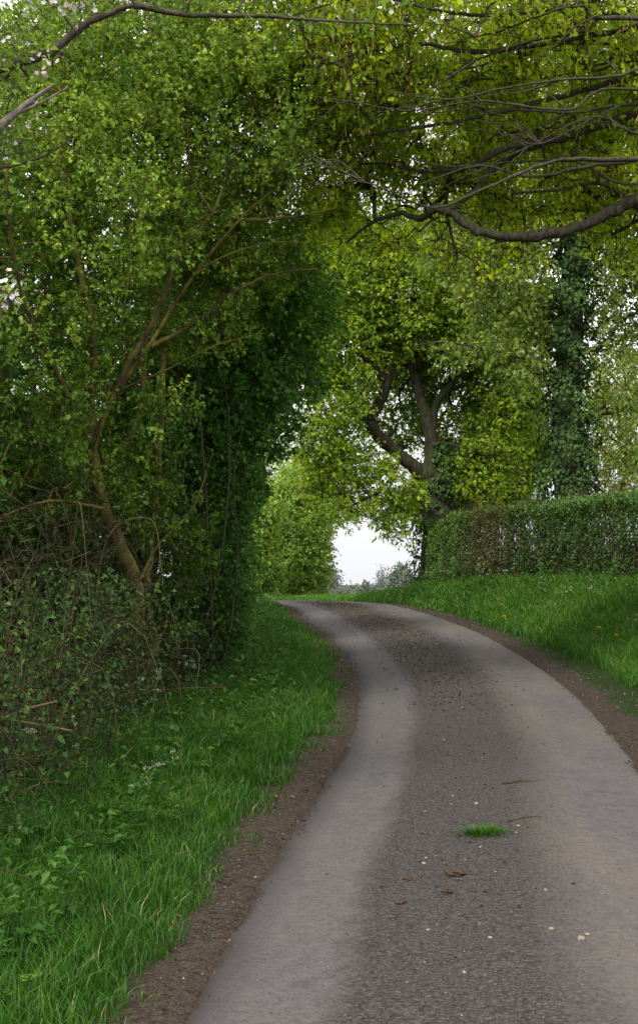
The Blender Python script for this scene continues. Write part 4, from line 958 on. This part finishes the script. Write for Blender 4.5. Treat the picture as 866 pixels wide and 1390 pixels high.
for i, (px, Y, h) in enumerate([(648, 31.5, .6), (655, 31.2, .5), (662, 30.6, .42), (690, 29.4, .45), (738, 26.8, .35), (775, 24.6, .35), (800, 23.4, .42), (812, 22.8, .38), (835, 22.6, .5), (858, 21.6, .4), (585, 35.2, .5), (600, 34.6, .45), (862, 19.6, .35)]):
    parsley(px, 0, Y, h, 330 + i, 'small cow parsley in white bloom on the grassy bank below the hedge', 'cow parsley on the bank')
# dandelions
for px, py, Y, lab in [(683, 834, 26.0, 'yellow dandelion farthest up the bank edge'), (811, 869, 20.6, 'yellow dandelion higher of the close pair on the bank'), (834, 881, 19.6, 'yellow dandelion lower of the close pair on the bank')]:
    X = (px - 433) / F * Y; b = gp(X, Y, -.01); root = thing('dandelion', lab, 'wildflower', b, 'dandelions on the bank')
    h = .3; a = Acc(); tube(a, spline([b, b + [.01, 0, h*.5], b + [0, -.02, h]], 4), .004, 5); a.build('stem', M_herb, root)
    r = np.random.default_rng(int(px)); n = 60; th = r.uniform(0, 6.28, n); el = r.uniform(-.1, 1.2, n)
    a = Acc(); leaves(a, np.tile(b + [0, -.02, h], (n, 1)), np.c_[np.cos(th), np.sin(th) - .4, el], unit(r, n), .034, .012, r.uniform(0, 1, n)); a.build('flower_head', M_yellow, root)
# bluebells at the foot of the maple
for px, py, lab in [(147, 934, 'bluebell highest by the maple trunk'), (165, 958, 'bluebell between the others at the maple foot'), (178, 964, 'bluebell lowest against the maple trunk')]:
    Y = 12.3; p = at(px, py, Y); b = gp(p[0], Y, -.01); h = max(.12, p[2] - b[2]); root = thing('bluebell', lab, 'wildflower', b, 'bluebells at the maple foot')
    a = Acc(); S = spline([b, b + [.0, 0, h*.6], b + [.02, -.02, h], b + [.05, -.03, h - .01]], 4); tube(a, S, .003, 5); a.build('stem', M_herb, root)
    r = np.random.default_rng(int(px)); a = Acc()
    for q in range(6):
        c = S[-1 - q]; n = 6; th = np.arange(n) * 1.047; leaves(a, np.tile(c + r.normal(0, .008, 3), (n, 1)), np.c_[np.cos(th) * .4, np.sin(th) * .4, -np.ones(n)], np.c_[np.cos(th), np.sin(th), .3 * np.ones(n)], .024, .010, r.uniform(0, 1, n), curl=-.2)
    a.build('flower_head', M_bluebell, root)

# ------------------------------------------------------------------ on the road
r = np.random.default_rng(400)
# grass tuft growing through the asphalt
k = road_pt(655, 1140); tb = np.array([k[0], k[1], float(g(k[1])) + .03]); 
n = 620; X = r.normal(0, .075, n) + .05 * np.sin(np.arange(n) * .05); Yy = r.normal(0, .06, n) + X * .25; d_ = np.hypot(X / .085, Yy / .055)
hh = .075 * np.exp(-d_ * .35) * r.uniform(.5, 1.3, n); a_ = np.arctan2(Yy, X) + r.normal(0, .5, n); le = hh * r.uniform(.5, 1.6, n)
B0 = np.c_[X, Yy, np.zeros(n) - .005]; T = B0 + np.c_[np.cos(a_) * le, np.sin(a_) * le, hh]; Mi = B0 * .5 + T * .5 + np.c_[np.zeros(n), np.zeros(n), hh * .25]
Sd = np.c_[-np.sin(a_), np.cos(a_), 0*a_] * .0022
V = np.stack([B0 - Sd, B0 + Sd, Mi + Sd, Mi - Sd, T], 1).reshape(-1, 3); bi = np.arange(n)[:, None] * 5
tuft = obj('grass_tuft', V, [bi + np.array([[0, 1, 2, 3]]), bi + np.array([[3, 2, 4]])], M_grass, tint=np.repeat(np.clip(r.normal(.5, .16, n), .15, .95), 5)); tuft.location = tb
tag(tuft, 'small green grass tuft growing through the dark middle of the road', 'grass tuft')
# stones and lumps
def rock(acc, c, s_, r, flat=.6, tint=.5, sub=None):
    th = np.array([[1,0,0],[-1,0,0],[0,1,0],[0,-1,0],[0,0,1],[0,0,-1],[.7,.7,0],[-.7,.7,0],[.7,-.7,0],[-.7,-.7,0],[.6,0,.7],[-.6,0,.7],[0,.6,.7],[0,-.6,.7]], float)
    return th
import bmesh
def lump_mesh(name, size, seed, mat, flat=.6, rough=.25, sub=2):
    bm = bmesh.new(); bmesh.ops.create_icosphere(bm, subdivisions=sub, radius=1)
    r = np.random.default_rng(seed); ph = r.uniform(0, 6.28, 6)
    for v in bm.verts:
        x, y, z = v.co; k = 1 + rough * (math.sin(3*x + ph[0]) * math.sin(4*y + ph[1]) + .6 * math.sin(7*z + ph[2] + 5*x) + .5 * math.sin(9*y + ph[3]))
        v.co = Vector((x * k * size[0], y * k * size[1], z * k * size[2]))
    me = bpy.data.meshes.new(name); bm.to_mesh(me); bm.free(); me.materials.append(mat); return me
s = NT('pale_stone'); tcx = s.n('ShaderNodeTexCoord').outputs['Object']; nz = s.noise(tcx, 60, 4)
M_stone = s.done(s.principled(s.ramp(nz, [(.3, (.18, .14, .11)), (.7, (.40, .35, .30))]), .85, s.bump(nz, .5, .004), .2))
s = NT('dry_mud'); tcx = s.n('ShaderNodeTexCoord').outputs['Object']; nz = s.noise(tcx, 45, 5, .7)
M_mud = s.done(s.principled(s.ramp(nz, [(.3, (.035, .025, .018)), (.7, (.120, .080, .054))]), .95, s.bump(nz, .9, .01), .1))
M_grit = leaf_mat('road_grit', [(0, (.02, .017, .015)), (.5, (.085, .068, .055)), (.9, (.17, .14, .11)), (1, (.34, .30, .25))], .0, .85, .2)
def on_road(px, py, lift=.0):
    k = road_pt(px, py); d_, s_ = road_dist(np.array([k])); 
    kk = int(np.argmin(np.linalg.norm(RC - k, axis=1))); uu = np.clip(np.dot(k - RL[kk], RR_[kk] - RL[kk]) / np.dot(RR_[kk] - RL[kk], RR_[kk] - RL[kk]), .01, .99)
    p = road_at(k[1], uu); return np.array([k[0], k[1], p[2] + lift])
for i, (px, py, sz, lab) in enumerate([(618, 1198, (.060, .04, .022), 'largest clod of dry mud on the dark middle of the road'), (606, 1222, (.042, .03, .016), 'flat clod of dry mud just below the largest one on the road'),
                                       (553, 1203, (.028, .02, .012), 'small mud clod towards the pale left wheel track'), (545, 1236, (.032, .022, .012), 'mud clod nearest the camera by the left wheel track'), (643, 1220, (.02, .016, .01), 'small mud clod right of the flat one')]):
    o = bpy.data.objects.new('mud_clod', lump_mesh('mud_clod', sz, 500 + i, M_mud, rough=.22, sub=3)); COL.objects.link(o); o.location = on_road(px, py, sz[2] * .55); o.rotation_euler = (0, 0, i * 1.3)
    tag(o, lab, 'mud clod', 'clods of mud on the road')
for i, (px, py, sz) in enumerate([(646, 1100, .016), (788, 1286, .022), (797, 1280, .014), (748, 1272, .015), (612, 1100, .009), (575, 1181, .014), (578, 1173, .010), (703, 1131, .014), (700, 1140, .010), (740, 1218, .011), (672, 1194, .009), (581, 1274, .012), (665, 1285, .012), (602, 1010, .012), (654, 1036, .010), (614, 1088, .010)]):
    o = bpy.data.objects.new('stone', lump_mesh('stone', (sz, sz * .8, sz * .55), 540 + i, M_stone, rough=.12)); COL.objects.link(o); o.location = on_road(px, py, sz * .3); o.rotation_euler = (0, 0, i)
    tag(o, 'small pale stone lying loose on the road surface', 'stone', 'loose pale stones on the road')
for i, (pts, rr, lab) in enumerate([([(682,1072), (700,1070), (712,1068), (730,1069)], .007, 'dark stick upper of the two on the road'), ([(690,1124), (706,1120), (720,1118), (735,1119)], .005, 'thin twig right of the grass tuft on the road'),
                                   ([(285,1195), (305,1203), (322,1198)], .006, 'brown twig on the dirt edge of the shaded verge')]):
    P = [on_road(*p, rr * .8) if i < 2 else np.r_[road_pt(*p), 0] for p in pts]
    if i == 2: P = [np.array([p[0], p[1], tz(p[0], p[1]) + .02]) for p in P]
    a = Acc(); S = spline(P, 4); tube(a, S, np.linspace(1, .5, len(S)) * rr, 6, .15, i)
    bent(a, S[4:5], S[4:5] + [[.06, .08, .01]], rr * .6, rr * .3, np.random.default_rng(i), .1, 2, 4)
    tag(a.build('fallen_twig', B_twig), lab, 'twig', 'twigs fallen by the road')
# grit
ga = Acc(); n = 11000
Yg = 5 + 31 * r.uniform(0, 1, n)**1.5; uu = np.where(r.uniform(0, 1, n) < .8, np.clip(r.normal(.45, .14, n), .03, .97), r.uniform(.02, .98, n))
P = np.array([road_at(y + 0, u_) for y, u_ in zip(Yg, uu)]); P[:, :2] += r.normal(0, .02, (n, 2))
sz = np.clip(.0024 * np.exp(r.normal(0, .5, n)) * np.maximum(1, Yg / 11), 0, .014)
octv = np.array([[1,0,0],[-1,0,0],[0,1,0],[0,-1,0],[0,0,1]], float)
V = P[:, None] + octv[None] * sz[:, None, None] * r.uniform(.6, 1.4, (n, 5, 1)); bi = np.arange(n)[:, None, None] * 5
T = np.array([[0,2,4],[2,1,4],[1,3,4],[3,0,4]])
ga.add(V.reshape(-1, 3), None, (bi + T[None]).reshape(-1, 3), np.repeat(np.clip(r.normal(.5, .28, n), 0, 1), 5))
tag(ga.build('road_gravel', M_grit), 'fine loose grit scattered along the middle of the road', 'gravel', kind='stuff')
# crumbs of earth and small stones along the dirt edges
ca = Acc(); n = 9000
k = np.clip((r.uniform(.16, .80, n) * NR).astype(int), 0, NR-1); sgn = np.where(r.uniform(0, 1, n) < .5, -1, 1)
off = np.where(sgn < 0, r.uniform(-.05, .42, n), r.uniform(-.05, .8, n)); base = np.where(sgn[:, None] < 0, RL[k], RR_[k])
q = base + nrm(RR_[k] - RL[k]) * sgn[:, None] * off[:, None] + r.normal(0, .05, (n, 2)); m = (q[:, 1] > 4.8) & (q[:, 1] < 37); q = q[m]; n = len(q)
zq = np.maximum(terrain(q[:, 0], q[:, 1]), np.where(off[m] < .02, g(q[:, 1]) - .02, -9)); sz = np.clip(.0045 * np.exp(r.normal(0, .55, n)) * np.maximum(1, q[:, 1] / 11), 0, .02)
V = np.c_[q, zq][:, None] + octv[None] * sz[:, None, None] * r.uniform(.6, 1.4, (n, 5, 1))
ca.add(V.reshape(-1, 3), None, (np.arange(n)[:, None, None] * 5 + T[None]).reshape(-1, 3), np.repeat(np.clip(r.normal(.38, .26, n), 0, .95), 5))
tag(ca.build('soil_crumbs', M_grit), 'crumbs of earth and small stones along the dirt edges of the road', 'dirt', kind='stuff')
# leaf litter
la = Acc()
def litter(P, r, L=.035, tn=.5):
    n = len(P); a = r.uniform(0, 6.28, n)
    leaves(la, P + np.c_[np.zeros(n), np.zeros(n), r.uniform(.003, .02, n)], np.c_[np.cos(a), np.sin(a), r.normal(.05, .18, n)], np.c_[r.normal(0, .35, n), r.normal(0, .35, n), np.ones(n)], L * r.uniform(.5, 1.3, n), L * .55 * r.uniform(.6, 1.3, n), np.clip(r.normal(tn, .24, n), 0, 1), fold=.35, curl=.2)
n = 900; Yl = 6 + 31 * r.uniform(0, 1, n)**.8; P = np.array([road_at(y, np.clip(u_, .02, .98)) for y, u_ in zip(Yl, r.normal(.44, .13, n))]); litter(P, r, .028, .35)
k = Yl > 20; 
n = 2600; Yl = 14 + 23 * r.uniform(0, 1, n)**.75; P = np.array([road_at(y, np.clip(u_, .02, .98)) for y, u_ in zip(Yl, r.normal(.44, .13, n))]); litter(P, r, .038, .58)
for sgn, e in ((-1, .45), (1, .75)):
    n = 5000; k = np.clip((r.uniform(.16, .80, n) * NR).astype(int), 0, NR-1); off = r.uniform(-.12, e, n)
    base = RL[k] if sgn < 0 else RR_[k]; dd = nrm(RR_[k] - RL[k]) * sgn
    q = base + dd * off[:, None]; m = (q[:, 1] > 4.8) & (q[:, 1] < 38) & (vnoise(q[:, 0], q[:, 1], .8, 303) + r.normal(0, .25, n) > 0); q = q[m]
    litter(np.c_[q, np.maximum(terrain(q[:, 0], q[:, 1]), g(q[:, 1]) * (off[m] < 0) + (off[m] >= 0) * -9) + .012], r, .026, .36)
tag(la.build('leaf_litter', M_dead), 'scattered brown dead leaves along the road edges and middle', 'leaf litter', kind='stuff')
